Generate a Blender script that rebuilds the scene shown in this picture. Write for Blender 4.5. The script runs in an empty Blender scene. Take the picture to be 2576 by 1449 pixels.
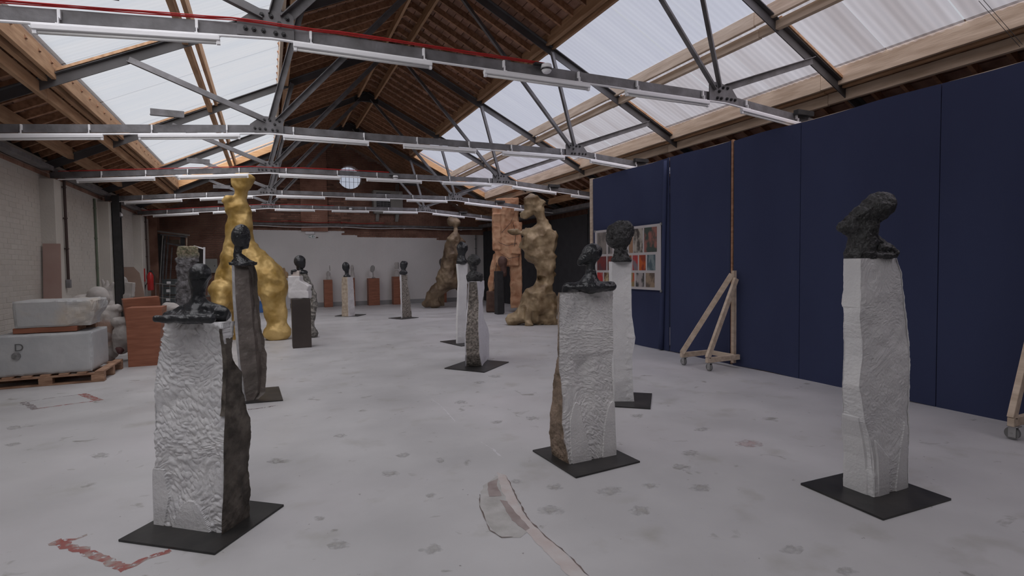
import bpy, math, random
import numpy as np
from mathutils import Vector, Matrix
from mathutils.geometry import tessellate_polygon
random.seed(7); RNG = np.random.default_rng(7)
S = bpy.context.scene
C = S.collection
# ---------------------------------------------------------------- camera
W, H, FPX, EYE = 2576, 1449, 1345.35, 1.45
RT = np.array([0.90980314, -0.41486664, -0.01199688])
UP = np.array([0.02792317, 0.03234454, 0.99908665])
FW = np.array([0.41409969, 0.90930715, -0.04101156])
cd = bpy.data.cameras.new('camera'); cam = bpy.data.objects.new('camera', cd); C.objects.link(cam)
cd.sensor_width = 36; cd.lens = 36 * FPX / W; cd.clip_end = 300; cd.clip_start = 0.05
m = Matrix.Identity(4)
for i in range(3):
    m[i][0], m[i][1], m[i][2] = RT[i], UP[i], -FW[i]
m[2][3] = EYE
cam.matrix_world = m
S.camera = cam
# ---------------------------------------------------------------- light and exposure
S.view_settings.view_transform = 'Standard'; S.view_settings.look = 'None'
S.view_settings.gamma = 1; S.view_settings.use_curve_mapping = False
S.view_settings.exposure = 0.0
SKY = 0.56; SUN = 6.4
wd = bpy.data.worlds.new('overcast'); S.world = wd; wd.use_nodes = True
bg = wd.node_tree.nodes['Background']; bg.inputs[0].default_value = (0.90, 0.93, 1.0, 1); bg.inputs[1].default_value = SKY
ld = bpy.data.lights.new('overcast_sun', 'SUN'); ld.energy = SUN; ld.angle = math.radians(120); ld.color = (1.0, 0.965, 0.985)
sun = bpy.data.objects.new('overcast_sun', ld); C.objects.link(sun); sun.rotation_euler = (math.radians(30), math.radians(-10), 0)
S.cycles.max_bounces = 8; S.cycles.transparent_max_bounces = 12; S.cycles.diffuse_bounces = 7
S.cycles.use_denoising = True

# ---------------------------------------------------------------- measuring helpers: photo measurement -> metres in the room
def ray(x, y): return RT * (x - W / 2) / FPX - UP * (y - H / 2) / FPX + FW
def fl(x, y, z=0.0):
    d = ray(x, y); return d * (z - EYE) / d[2] + [0, 0, EYE]
def onX(x, y, X): d = ray(x, y); return d * X / d[0] + [0, 0, EYE]
def onY(x, y, Y): d = ray(x, y); return d * Y / d[1] + [0, 0, EYE]
FH = np.array([0.41445, 0.91007, 0.0]); RH = np.array([0.91007, -0.41445, 0.0])
def atD(x, y, D): d = ray(x, y); return d * D / (d @ FH) + [0, 0, EYE]
def depth(p): return float(np.asarray(p)[:2] @ FH[:2])

# ---------------------------------------------------------------- noise
def hsh(a, b, c, s):
    v = np.sin(a * 127.1 + b * 311.7 + c * 74.7 + s * 19.19) * 43758.5453
    return v - np.floor(v)
def vn(p, s=0):
    p = np.asarray(p, float); i = np.floor(p); f = p - i; f = f * f * (3 - 2 * f)
    o = 0
    for dx in (0, 1):
        wx = f[:, 0] if dx else 1 - f[:, 0]
        for dy in (0, 1):
            wy = f[:, 1] if dy else 1 - f[:, 1]
            for dz in (0, 1):
                wz = f[:, 2] if dz else 1 - f[:, 2]
                o = o + wx * wy * wz * hsh(i[:, 0] + dx, i[:, 1] + dy, i[:, 2] + dz, s)
    return o * 2 - 1
def fbm(p, s=0, n=3):
    o = 0; a = 1
    for k in range(n): o = o + a * vn(p * 2 ** k, s + k); a *= .5
    return o / 1.6

# ---------------------------------------------------------------- materials
MATS = {}
def mat(name, col, col2=None, rough=.7, scale=4, stretch=(1, 1, 1), metal=0, bump=0, bscale=None, lo=.35, hi=.65, rand=0, detail=5, dist=0, spec=.5):
    if name in MATS: return MATS[name]
    m = bpy.data.materials.new(name); m.use_nodes = True; n = m.node_tree.nodes; l = m.node_tree.links
    b = n['Principled BSDF']; b.inputs['Roughness'].default_value = rough; b.inputs['Metallic'].default_value = metal
    b.inputs['Specular IOR Level'].default_value = spec
    tc = n.new('ShaderNodeTexCoord'); mp = n.new('ShaderNodeMapping'); mp.inputs['Scale'].default_value = stretch
    l.new(tc.outputs['Object'], mp.inputs[0])
    src = None
    if rand:
        oi = n.new('ShaderNodeObjectInfo'); ad = n.new('ShaderNodeVectorMath'); ad.operation = 'ADD'
        ml = n.new('ShaderNodeMath'); ml.operation = 'MULTIPLY'; ml.inputs[1].default_value = 50
        l.new(oi.outputs['Random'], ml.inputs[0]); l.new(mp.outputs[0], ad.inputs[0]); l.new(ml.outputs[0], ad.inputs[1]); vec = ad.outputs[0]
    else: vec = mp.outputs[0]
    nz = n.new('ShaderNodeTexNoise'); nz.inputs['Scale'].default_value = scale; nz.inputs['Detail'].default_value = detail; nz.inputs['Distortion'].default_value = dist
    l.new(vec, nz.inputs['Vector'])
    r = n.new('ShaderNodeValToRGB'); r.color_ramp.elements[0].position = lo; r.color_ramp.elements[1].position = hi
    r.color_ramp.elements[0].color = (*col, 1); r.color_ramp.elements[1].color = (*(col2 or col), 1)
    l.new(nz.outputs[0], r.inputs[0]); out = r.outputs[0]
    if rand:
        hs = n.new('ShaderNodeHueSaturation'); mr = n.new('ShaderNodeMapRange'); mr.inputs[3].default_value = 1 - rand; mr.inputs[4].default_value = 1 + rand
        l.new(oi.outputs['Random'], mr.inputs[0]); l.new(mr.outputs[0], hs.inputs['Value']); l.new(out, hs.inputs['Color']); out = hs.outputs[0]
    l.new(out, b.inputs['Base Color'])
    if bump:
        n2 = n.new('ShaderNodeTexNoise'); n2.inputs['Scale'].default_value = bscale or scale * 4; n2.inputs['Detail'].default_value = 4; l.new(vec, n2.inputs['Vector'])
        bp = n.new('ShaderNodeBump'); bp.inputs['Strength'].default_value = bump; bp.inputs['Distance'].default_value = .02
        l.new(n2.outputs[0], bp.inputs['Height']); l.new(bp.outputs[0], b.inputs['Normal'])
    m['out'] = 1
    MATS[name] = m; return m
def mat_attr(name, A, B, rough=(.8, .6), scale=9, bump=.4, bscale=60, A2=None, B2=None, spec=.4):
    """two stones on one block: the vertex attribute 'mask' says which face is which"""
    m = mat(name, A, A2 or A, scale=scale, bump=bump, bscale=bscale, rough=rough[0], spec=spec)
    n = m.node_tree.nodes; l = m.node_tree.links; b = n['Principled BSDF']
    at = n.new('ShaderNodeAttribute'); at.attribute_name = 'mask'
    src = b.inputs['Base Color'].links[0].from_socket
    nz = n.new('ShaderNodeTexNoise'); nz.inputs['Scale'].default_value = scale * 1.7; nz.inputs['Detail'].default_value = 8
    tc = n.new('ShaderNodeTexCoord'); l.new(tc.outputs['Object'], nz.inputs['Vector'])
    r = n.new('ShaderNodeValToRGB'); r.color_ramp.elements[0].position = .35; r.color_ramp.elements[1].position = .68
    r.color_ramp.elements[0].color = (*B, 1); r.color_ramp.elements[1].color = (*(B2 or B), 1); l.new(nz.outputs[0], r.inputs[0])
    mx = n.new('ShaderNodeMix'); mx.data_type = 'RGBA'
    l.new(at.outputs['Fac'], mx.inputs[0]); l.new(src, mx.inputs[6]); l.new(r.outputs[0], mx.inputs[7]); l.new(mx.outputs[2], b.inputs['Base Color'])
    mr = n.new('ShaderNodeMapRange'); mr.inputs[3].default_value = rough[0]; mr.inputs[4].default_value = rough[1]
    l.new(at.outputs['Fac'], mr.inputs[0]); l.new(mr.outputs[0], b.inputs['Roughness'])
    return m
marble = lambda: mat('marble', (.62, .615, .62), (.72, .715, .71), rough=.75, scale=3, bump=.25, bscale=60)
steel_plate = mat('steel_plate', (.028, .028, .028), (.05, .047, .045), rough=.42, scale=5, metal=.3, bump=.05)
grey_steel = mat('grey_steel', (.12, .115, .118), (.20, .195, .205), rough=.5, scale=6, bump=.15, metal=.1)
black_steel = mat('black_steel', (.02, .02, .02), (.035, .034, .036), rough=.55, scale=6)
white_metal = mat('white_metal', (.86, .86, .88), (.9, .9, .92), rough=.4, scale=3)
tube_glass = mat('tube_glass', (.75, .75, .74), (.8, .8, .79), rough=.25)
red_cable = mat('red_cable', (.45, .02, .02), (.5, .03, .03), rough=.5)
dark_wood = mat('dark_wood', (.24, .12, .065), (.40, .22, .13), rough=.75, scale=3, stretch=(6, .6, 6), rand=.22, bump=.2)
dark_tile = mat('dark_board', (.20, .105, .07), (.34, .20, .145), rough=.85, scale=5, rand=.25, bump=.3, bscale=25)
warm_wood = mat('warm_wood', (.34, .19, .10), (.5, .31, .18), rough=.7, scale=2.5, stretch=(7, .8, 7), rand=.12, bump=.15)
pale_wood = mat('pale_wood', (.5, .39, .29), (.68, .56, .44), rough=.7, scale=2.5, stretch=(7, .8, 7), rand=.08, bump=.12)
pallet_wood = mat('pallet_wood', (.24, .13, .08), (.42, .26, .17), rough=.8, scale=3, stretch=(2, 2, 8), rand=.2, bump=.2)
terracotta = mat('red_plywood', (.21, .075, .04), (.30, .115, .065), rough=.55, scale=3, stretch=(1, 1, 7), rand=.1)
white_brick = mat('white_brick_paint', (.50, .47, .43), (.56, .53, .49), rough=.7, scale=1.5, rand=.015, bump=.2, bscale=30)
red_brick = mat('red_brick', (.20, .095, .065), (.36, .20, .145), rough=.85, scale=2.2, rand=.4, bump=.35, bscale=40)
mortar = mat('mortar', (.20, .14, .115), (.28, .20, .17), rough=.9, scale=9)
blue_paint = mat('blue_cloth', (.038, .047, .102), (.044, .055, .116), rough=.85, scale=1.2, stretch=(1, 1, .4), bump=.08, bscale=120, spec=.25)
black_board = mat('black_board', (.018, .019, .022), (.028, .029, .033), rough=.8)
bronze_black = mat('black_bronze', (.012, .013, .015), (.026, .028, .032), rough=.36, scale=9, bump=.4, bscale=26)
black_rough = mat('black_clay', (.012, .012, .012), (.045, .045, .046), rough=.5, scale=20, bump=.8, bscale=40)
gold = mat('gold_leaf', (.36, .22, .05), (.66, .46, .18), rough=.48, scale=3.2, metal=.3, bump=.4, bscale=10)
bronze = mat('ochre_bronze', (.15, .095, .045), (.40, .30, .18), rough=.5, scale=3.5, metal=.15, bump=.4, bscale=12)
brown_bronze = mat('brown_bronze', (.07, .042, .022), (.26, .19, .12), rough=.55, scale=2.2, metal=.15, bump=.4, bscale=14)
cedar = mat('carved_cedar', (.40, .19, .10), (.62, .38, .23), rough=.8, scale=2.6, bump=.35, bscale=10, dist=1.5)
plaster = mat('plaster', (.40, .375, .36), (.50, .47, .45), rough=.85, scale=4, bump=.2)
rubber = mat('grey_rubber', (.16, .16, .155), (.2, .2, .2), rough=.6)
zinc = mat('zinc', (.35, .35, .34), (.45, .45, .44), rough=.4, metal=.7)

# ---------------------------------------------------------------- mesh helpers
class G:
    def __init__(s): s.v = []; s.f = []
    def add(s, v, f):
        o = len(s.v); s.v += [tuple(map(float, q)) for q in v]; s.f += [tuple(int(i) + o for i in q) for q in f]; return s
    def box(s, x0, y0, z0, x1, y1, z1, b=0.0):
        if b <= 0:
            v = [(x, y, z) for z in (z0, z1) for y in (y0, y1) for x in (x0, x1)]
            return s.add(v, [(0, 2, 3, 1), (4, 5, 7, 6), (0, 1, 5, 4), (2, 6, 7, 3), (0, 4, 6, 2), (1, 3, 7, 5)])
        c = np.array([x0 + x1, y0 + y1, z0 + z1]) / 2
        return s.obox(c, (1, 0, 0), (0, 1, 0), (0, 0, 1), (x1 - x0) / 2, (y1 - y0) / 2, (z1 - z0) / 2, b)
    def obox(s, c, ax, ay, az, hx, hy, hz, b=0.0):
        c, ax, ay, az = map(lambda q: np.array(q, float), (c, ax, ay, az))
        if b <= 0:
            v = [c + ax * i * hx + ay * j * hy + az * k * hz for k in (-1, 1) for j in (-1, 1) for i in (-1, 1)]
            return s.add(v, [(0, 2, 3, 1), (4, 5, 7, 6), (0, 1, 5, 4), (2, 6, 7, 3), (0, 4, 6, 2), (1, 3, 7, 5)])
        # chamfer: 8-gon section extruded along az with inset caps
        r = []
        for k, ins in ((-1, b), (-1 + b / hz, 0), (1 - b / hz, 0), (1, b)):
            a, d = hx - ins, hy - ins
            for (i, j) in ((-a + b, -d), (a - b, -d), (a, -d + b), (a, d - b), (a - b, d), (-a + b, d), (-a, d - b), (-a, -d + b)):
                r.append(c + ax * i + ay * j + az * k * hz)
        f = [tuple(range(7, -1, -1)), tuple(range(24, 32))]
        for q in range(3):
            for k in range(8): f.append((q * 8 + k, q * 8 + (k + 1) % 8, q * 8 + 8 + (k + 1) % 8, q * 8 + 8 + k))
        return s.add(r, f)
    def bar(s, p, q, w, h, up=(0, 0, 1), b=0.0):
        p, q = np.array(p, float), np.array(q, float); d = q - p; L = np.linalg.norm(d); d = d / L
        up = np.array(up, float); x = np.cross(up, d); x /= np.linalg.norm(x); y = np.cross(d, x)
        return s.obox((p + q) / 2, x, y, d, w / 2, h / 2, L / 2, b)
    def tube(s, pts, r, n=8, cap=True):
        pts = [np.array(p, float) for p in pts]; rs = r if hasattr(r, '__len__') else [r] * len(pts); v = []; f = []
        for i, p in enumerate(pts):
            d = pts[min(i + 1, len(pts) - 1)] - pts[max(i - 1, 0)]; d /= np.linalg.norm(d) + 1e-9
            a = np.array([0, 0, 1.]) if abs(d[2]) < .9 else np.array([1., 0, 0]); x = np.cross(a, d); x /= np.linalg.norm(x); y = np.cross(d, x)
            for k in range(n):
                t = 2 * math.pi * k / n; v.append(p + rs[i] * (x * math.cos(t) + y * math.sin(t)))
        for i in range(len(pts) - 1):
            for k in range(n): f.append((i * n + k, i * n + (k + 1) % n, i * n + n + (k + 1) % n, i * n + n + k))
        if cap: f += [tuple(range(n - 1, -1, -1)), tuple(range((len(pts) - 1) * n, len(pts) * n))]
        return s.add(v, f)
    def prism(s, poly, d):
        """flat polygon (3-D points) pushed along d"""
        n = len(poly); d = np.array(d, float); v = [np.array(p, float) for p in poly]; v += [p + d for p in v]
        f = [tuple(range(n - 1, -1, -1)), tuple(range(n, 2 * n))] + [(i, (i + 1) % n, n + (i + 1) % n, n + i) for i in range(n)]
        return s.add(v, f)
def link(name, me, material, parent=None, smooth=False):
    if smooth: me.shade_smooth()
    o = bpy.data.objects.new(name, me); C.objects.link(o)
    if material is not None and not me.materials: me.materials.append(material)
    if parent is not None: o.parent = parent
    return o
def origin(parent):
    v = np.zeros(3)
    while parent is not None: v += np.array(parent.location); parent = parent.parent
    return v
def mk(name, g, material, parent=None, smooth=False, at=None):
    """one mesh object; g in room metres. Top-level meshes keep their base point as origin"""
    v = np.array(g.v, float)
    if parent is None:
        loc = np.array(at if at is not None else [(v[:, 0].min() + v[:, 0].max()) / 2, (v[:, 1].min() + v[:, 1].max()) / 2, v[:, 2].min()])
    else: loc = np.array(at) - origin(parent) if at is not None else np.zeros(3)
    base = origin(parent) + loc
    me = bpy.data.meshes.new(name); me.from_pydata([tuple(q) for q in v - base], [], g.f); me.update()
    o = link(name, me, material, parent, smooth); o.location = loc
    return o
def tag(o, label=None, cat=None, group=None, kind=None):
    if label: o['label'] = label
    if cat: o['category'] = cat
    if group: o['group'] = group
    if kind: o['kind'] = kind
    return o
def thing(name, label, cat, loc, group=None):
    o = bpy.data.objects.new(name, None); o.empty_display_size = .1; C.objects.link(o); o.location = tuple(map(float, loc)); return tag(o, label, cat, group)
def struct(name, g, material, smooth=False): return tag(mk(name, g, material, None, smooth, at=(0, 0, 0)), kind='structure')
def copy_to(o, parent, loc):
    c = o.copy(); C.objects.link(c); c.parent = parent; c.location = tuple(map(float, loc)); return c

# ---------------------------------------------------------------- carved bodies: distance field -> surface
def nets(f, lo, hi, h):
    lo = np.array(lo, float); n = [int(math.ceil((hi[i] - lo[i]) / h)) + 1 for i in range(3)]
    gx, gy, gz = [lo[i] + h * np.arange(n[i]) for i in range(3)]
    P = np.stack(np.meshgrid(gx, gy, gz, indexing='ij'), -1).reshape(-1, 3)
    v = f(P).reshape(n); s = v < 0
    acc = np.zeros([k - 1 for k in n] + [3]); cnt = np.zeros([k - 1 for k in n])
    for a in range(3):
        o = [i for i in range(3) if i != a]
        for d1 in (0, 1):
            for d2 in (0, 1):
                off = [0, 0, 0]; off[o[0]] = d1; off[o[1]] = d2
                sl0 = tuple(slice(off[i], off[i] + n[i] - 1) for i in range(3)); off2 = off[:]; off2[a] += 1
                sl1 = tuple(slice(off2[i], off2[i] + n[i] - 1) for i in range(3))
                a0, a1 = v[sl0], v[sl1]; c = (a0 < 0) != (a1 < 0)
                t = np.where(c, a0 / np.where(np.abs(a0 - a1) < 1e-12, 1, a0 - a1), 0)
                q = np.zeros(acc.shape); q[..., a] = t; q[..., o[0]] = d1; q[..., o[1]] = d2
                acc += q * c[..., None]; cnt += c
    idx = np.full(cnt.shape, -1); mk_ = cnt > 0; idx[mk_] = np.arange(mk_.sum())
    I = np.argwhere(mk_); V = lo + h * (I + acc[mk_] / cnt[mk_][:, None])
    F = []
    for a in range(3):
        b, c = (a + 1) % 3, (a + 2) % 3
        sh = [slice(0, n[i] - 1) for i in range(3)]; sh[b] = slice(1, n[b] - 1); sh[c] = slice(1, n[c] - 1)
        s0 = s[tuple(sh)]; sh2 = sh[:]; sh2[a] = slice(1, n[a]); s1 = s[tuple(sh2)]
        E = np.argwhere(s0 != s1)
        if not len(E): continue
        E[:, b] += 1; E[:, c] += 1
        def id_(db, dc):
            q = E.copy(); q[:, b] -= db; q[:, c] -= dc; return idx[q[:, 0], q[:, 1], q[:, 2]]
        Q = np.stack([id_(1, 1), id_(0, 1), id_(0, 0), id_(1, 0)], 1)
        fl_ = ~s[E[:, 0], E[:, 1], E[:, 2]]; Q[fl_] = Q[fl_][:, ::-1]
        F.append(Q)
    return V, np.concatenate(F)
def e_(x, y, rx, ry, rd=None, ang=0, w=0): return ('e', x, y, rx, ry, rd or (rx + ry) / 2, ang, w)
def c_(x1, y1, r1, x2, y2, r2, w1=0, w2=0): return ('c', x1, y1, r1, x2, y2, r2, w1, w2)
def b_(x, y, hx, hy, hd=None, ang=0, w=0): return ('b', x, y, hx, hy, hd or hx, ang, w)
def carve(D, prims, k=6, h=2.0, rough=0, rs=10, fine=0, fs=30, cut=None, seed=1, facet=0, squash=1.0):
    """prims are measured on the photograph at distance D (sizes too), w is metres further back; returns world verts, faces"""
    sc = D / FPX; O = atD(prims[0][1], prims[0][2], D); Q = []
    def L(x, y, w=0):
        p = atD(x, y, D) - O; return np.array([p @ RH, w + 0.0, p[2]])
    lo = np.full(3, 9.); hi = -lo
    for p in prims:
        if p[0] == 'c':
            a, b = L(p[1], p[2], p[7]), L(p[4], p[5], p[8]); r = max(p[3], p[6]) * sc; Q.append(('c', a, b, p[3] * sc, p[6] * sc))
            lo = np.minimum(lo, np.minimum(a, b) - r); hi = np.maximum(hi, np.maximum(a, b) + r)
        else:
            a = L(p[1], p[2], p[7]); R3 = np.array([p[3], p[5], p[4]]) * sc; Q.append((p[0], a, R3, math.radians(p[6]))); r = R3.max() * (1.5 if p[0] == 'b' else 1)
            lo = np.minimum(lo, a - r); hi = np.maximum(hi, a + r)
    kk = k * sc; h = h * sc; pad = 3 * h + kk + rough * sc
    def f(P):
        d = None
        for q in Q:
            if q[0] == 'c':
                ab = q[2] - q[1]; t = np.clip(((P - q[1]) @ ab) / (ab @ ab + 1e-12), 0, 1)
                v = np.linalg.norm(P - q[1] - t[:, None] * ab, axis=1) - (q[3] + (q[4] - q[3]) * t)
            else:
                X = P - q[1]; cs, sn = math.cos(q[3]), math.sin(q[3])
                X = np.stack([X[:, 0] * cs - X[:, 2] * sn, X[:, 1], X[:, 0] * sn + X[:, 2] * cs], 1)
                if q[0] == 'e':
                    k0 = np.linalg.norm(X / q[2], axis=1); k1 = np.linalg.norm(X / q[2] ** 2, axis=1); v = k0 * (k0 - 1) / (k1 + 1e-9)
                else:
                    rr = min(q[2]) * .18; y = np.abs(X) - q[2] + rr
                    v = np.linalg.norm(np.maximum(y, 0), axis=1) + np.minimum(y.max(1), 0) - rr
            if d is None: d = v
            else:
                hh = np.clip(.5 + .5 * (d - v) / kk, 0, 1); d = d + (v - d) * hh - kk * hh * (1 - hh)
        near = np.abs(d) < 4 * h + rough * sc
        if rough or fine or facet:
            X = P[near]; q = 0
            if rough: q = q + rough * sc * fbm(X / (rs * sc), seed)
            if facet: q = q + facet * sc * np.abs(vn(X / (rs * sc), seed + 9))
            if fine: q = q + fine * sc * (np.abs(fbm(X / (fs * sc), seed + 5)))
            d[near] += q
        if cut is not None: d = np.maximum(d, -(P[:, 2] + O[2] - cut))
        return d
    V, F = nets(f, lo - pad, hi + pad, h)
    Wd = O + V[:, :1] * RH + V[:, 1:2] * FH + np.stack([0 * V[:, 0], 0 * V[:, 0], V[:, 2]], 1)
    g = G(); g.v = [tuple(q) for q in Wd]; g.f = [tuple(int(i) for i in q) for q in F]
    return g

# ---------------------------------------------------------------- stone blocks: three measured edges per level, dense carved faces
def block(F0, aL, bR, rows, step, disp, maskf, capz=True, back=1.0):
    """F0 front corner on the floor plate, aL / bR plan directions of the faces left and right of it.
    rows: (y, xL, xF, xR) of the photo, top to bottom. disp(side,s,z)->metres outwards, maskf(side,u,z)->0..1"""
    F0 = np.array(F0[:2], float); aL = np.array(aL, float); bR = np.array(bR, float); aL /= np.linalg.norm(aL); bR /= np.linalg.norm(bR)
    def hit(x, y, P, d):
        r = ray(x, y)[:2]; A = np.array([[r[0], -d[0]], [r[1], -d[1]]]); t = np.linalg.solve(A, P); return r * t[0]
    lev = []
    for (y, xL, xF, xR) in rows:
        Fp = hit(xF, y, F0, bR); d = ray(xF, y); z = EYE + d[2] * (Fp @ Fp) ** .5 / (d[:2] @ d[:2]) ** .5
        Lp = hit(xL, y, Fp, aL); Rp = hit(xR, y, Fp, bR); lev.append((z, Fp, Lp, Rp))
    lev.sort(key=lambda q: q[0]); lev[0] = (max(lev[0][0], .012),) + lev[0][1:]
    zs = np.array([q[0] for q in lev]); zz = np.arange(zs[0], zs[-1] + step * .5, step); zz[-1] = zs[-1]
    I = lambda k: np.stack([np.interp(zz, zs, [q[k][j] for q in lev]) for j in (0, 1)], 1)
    Fp, Lp, Rp = I(1), I(2), I(3); Bp = Lp + (Rp - Fp) * back
    ring = []; side = []; uu = []
    for k, (A, B) in enumerate(((Lp, Fp), (Fp, Rp), (Rp, Bp), (Bp, Lp))):
        n = max(3, int(np.linalg.norm(B - A, axis=1).mean() / (step if k < 2 else step * 3)))
        for i in range(n):
            t = i / n; ring.append(A + (B - A) * t); side.append(k); uu.append(t)
    N = len(ring); P = np.zeros((len(zz), N, 3))
    for i in range(N): P[:, i, :2] = ring[i]; P[:, i, 2] = zz
    cen = ((Lp + Fp + Rp + Bp) / 4)[:, None, :]
    # outward = side normal blended at corners
    nxt = np.roll(P, -2, 1)[..., :2]; prv = np.roll(P, 2, 1)[..., :2]; t = nxt - prv; nr = np.stack([t[..., 1], -t[..., 0]], -1); nr /= np.linalg.norm(nr, axis=-1)[..., None] + 1e-9
    out = P[..., :2] - cen; sg = np.sign((nr * out).sum(-1)); sg[sg == 0] = 1; nr *= sg[..., None]
    S_ = np.broadcast_to(np.array(side)[None], (len(zz), N)); U = np.broadcast_to(np.array(uu)[None], (len(zz), N)); Z = P[..., 2]
    mask = maskf(S_, U, (Z - zz[0]) / (zz[-1] - zz[0]), P)
    dd = disp(S_, U, (Z - zz[0]) / (zz[-1] - zz[0]), P, mask)
    P = P.copy(); P[..., :2] += nr * dd[..., None]
    g = G(); V = P.reshape(-1, 3); g.v = [tuple(q) for q in V]; M = len(zz)
    for j in range(M - 1):
        for i in range(N): g.f.append((j * N + i, j * N + (i + 1) % N, (j + 1) * N + (i + 1) % N, (j + 1) * N + i))
    g.f.append(tuple(range(N - 1, -1, -1))); g.f.append(tuple((M - 1) * N + i for i in range(N)))
    g.mask = mask.reshape(-1); g.top = float(zz[-1]); g.cen = cen[-1, 0]
    return g
def mk_block(name, g, material, parent):
    o = mk(name, g, material, parent)
    a = o.data.attributes.new('mask', 'FLOAT', 'POINT'); a.data.foreach_set('value', g.mask.astype(np.float32))
    return o
def flat(P): return P.reshape(-1, 3)
def chisel(P, s=1.0, seed=0, ang=0.0, du=(.8, .6)):
    """rows of short gouge strokes"""
    X = flat(P); h = X[:, 0] * du[0] + X[:, 1] * du[1]; w = .5 * vn(np.stack([h * 6, X[:, 2] * 5, 0 * h], 1), seed + 3)
    z = X[:, 2] + h * (ang + .10 * w)
    a = vn(np.stack([h * 38 * s, z * 62 * s, 0 * h + seed], 1), seed); b = vn(np.stack([h * 30 * s + z * 20, z * 50 * s - h * 20, 0 * h], 1), seed + 1)
    q = vn(np.stack([h * 7, X[:, 2] * 7, 0 * h + 3], 1), seed + 7); z2 = X[:, 2] + h * .9; a2 = vn(np.stack([(h - X[:, 2] * .6) * 34 * s, z2 * 50 * s, 0 * h + seed], 1), seed + 2)
    k_ = np.clip(.5 + q * 1.6, 0, 1); a = a * k_ + a2 * (1 - k_)
    return (np.abs(a) ** .7 * .9 + .4 * b).reshape(P.shape[:-1])
def nz(P, f, seed=0, n=3): return fbm(flat(P) * f, seed, n).reshape(P.shape[:-1])
def plate(name_parent, corners, t=.012):
    return mk('base_plate', G().prism([(c[0], c[1], .001) for c in corners], (0, 0, t)), steel_plate, name_parent)

# ================================================================ THE HALL
RX, RZ, SL = 2.54, 4.60 + EYE, .49          # ridge position, underside of the truss rafters at the apex, roof slope
WL, WR, YF, YB = -3.4, 8.62, 21.4, -4.0     # left and right wall faces, far gable, wall behind the camera
TY = [4.88 + 3.34 * k for k in range(5)]
def roofz(x, off=0): return RZ + off - SL * abs(x - RX)
SLN = math.hypot(1, SL)
# ---- floor
def floor_material():
    m = mat('painted_concrete', (.45, .445, .45), (.53, .525, .53), rough=.5, scale=1.3, bump=.06, bscale=14, detail=6, spec=.35)
    n = m.node_tree.nodes; l = m.node_tree.links; b = n['Principled BSDF']; src = b.inputs['Base Color'].links[0].from_socket
    tc = n.new('ShaderNodeTexCoord')
    def layer(src, col, scale, lo, hi, amt, det=6, w=0.0):
        nz_ = n.new('ShaderNodeTexNoise'); nz_.inputs['Scale'].default_value = scale; nz_.inputs['Detail'].default_value = det; nz_.inputs['Distortion'].default_value = w
        mp = n.new('ShaderNodeMapping'); mp.inputs['Location'].default_value = (scale * 1.7, scale, 3); l.new(tc.outputs['Object'], mp.inputs[0]); l.new(mp.outputs[0], nz_.inputs['Vector'])
        r = n.new('ShaderNodeMapRange'); r.inputs[1].default_value = lo; r.inputs[2].default_value = hi; r.inputs[3].default_value = 0; r.inputs[4].default_value = amt; l.new(nz_.outputs[0], r.inputs[0])
        mx = n.new('ShaderNodeMix'); mx.data_type = 'RGBA'; l.new(r.outputs[0], mx.inputs[0]); l.new(src, mx.inputs[6]); mx.inputs[7].default_value = (*col, 1); return mx.outputs[2]
    o = layer(src, (.33, .32, .29), 2.6, .58, .74, .6, 8)
    o = layer(o, (.60, .58, .60), .55, .5, .7, .5)
    o = layer(o, (.20, .19, .17), 5.5, .66, .74, .7, 9, .6)
    o = layer(o, (.13, .12, .11), 22, .71, .76, .8, 5)
    l.new(o, b.inputs['Base Color'])
    nr = n.new('ShaderNodeTexNoise'); nr.inputs['Scale'].default_value = 1.1; nr.inputs['Detail'].default_value = 5; l.new(tc.outputs['Object'], nr.inputs['Vector'])
    mr = n.new('ShaderNodeMapRange'); mr.inputs[1].default_value = .3; mr.inputs[2].default_value = .7; mr.inputs[3].default_value = .34; mr.inputs[4].default_value = .6; l.new(nr.outputs[0], mr.inputs[0]); l.new(mr.outputs[0], b.inputs['Roughness'])
    return m
floor = struct('floor', G().box(WL - .3, YB - .3, -.2, WR + .3, YF + .3, 0), floor_material())
# worn paint and repair patches on the floor
def ragged(pts, amp, seg, seed):
    rr = random.Random(seed); o = []
    for i in range(len(pts)):
        a, b = np.array(pts[i][:2], float), np.array(pts[(i + 1) % len(pts)][:2], float); n = max(1, int(np.linalg.norm(b - a) / seg)); d = (b - a) / (np.linalg.norm(b - a) + 1e-9); q = np.array([-d[1], d[0]])
        for k in range(n): o.append(a + (b - a) * (k + rr.uniform(-.2, .2) * (k > 0)) / n + q * rr.uniform(-amp, amp))
    return o
def decal(name, pts, m_, z, amp=.008, seg=.03, seed=0):
    P = ragged(pts, amp, seg, seed); tri = tessellate_polygon([[Vector((p[0], p[1], 0)) for p in P]])
    g = G(); g.add([(p[0], p[1], z) for p in P], [t if (np.cross(P[t[1]] - P[t[0]], P[t[2]] - P[t[0]]) > 0) else t[::-1] for t in tri]); return mk(name, g, m_, floor)
red_worn = mat('worn_red_paint', (.36, .10, .085), (.42, .36, .33), rough=.6, scale=14, lo=.45, hi=.62)
dark_worn = mat('worn_dark_line', (.17, .12, .12), (.42, .40, .40), rough=.7, scale=25, lo=.4, hi=.62)
patch = mat('pink_filler', (.50, .43, .41), (.56, .53, .52), rough=.7, scale=6, bump=.2)
bare = mat('bare_concrete', (.37, .36, .345), (.49, .48, .47), rough=.75, scale=7, bump=.3)
screed = mat('brown_screed', (.25, .20, .19), (.34, .29, .28), rough=.7, scale=9)
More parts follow.
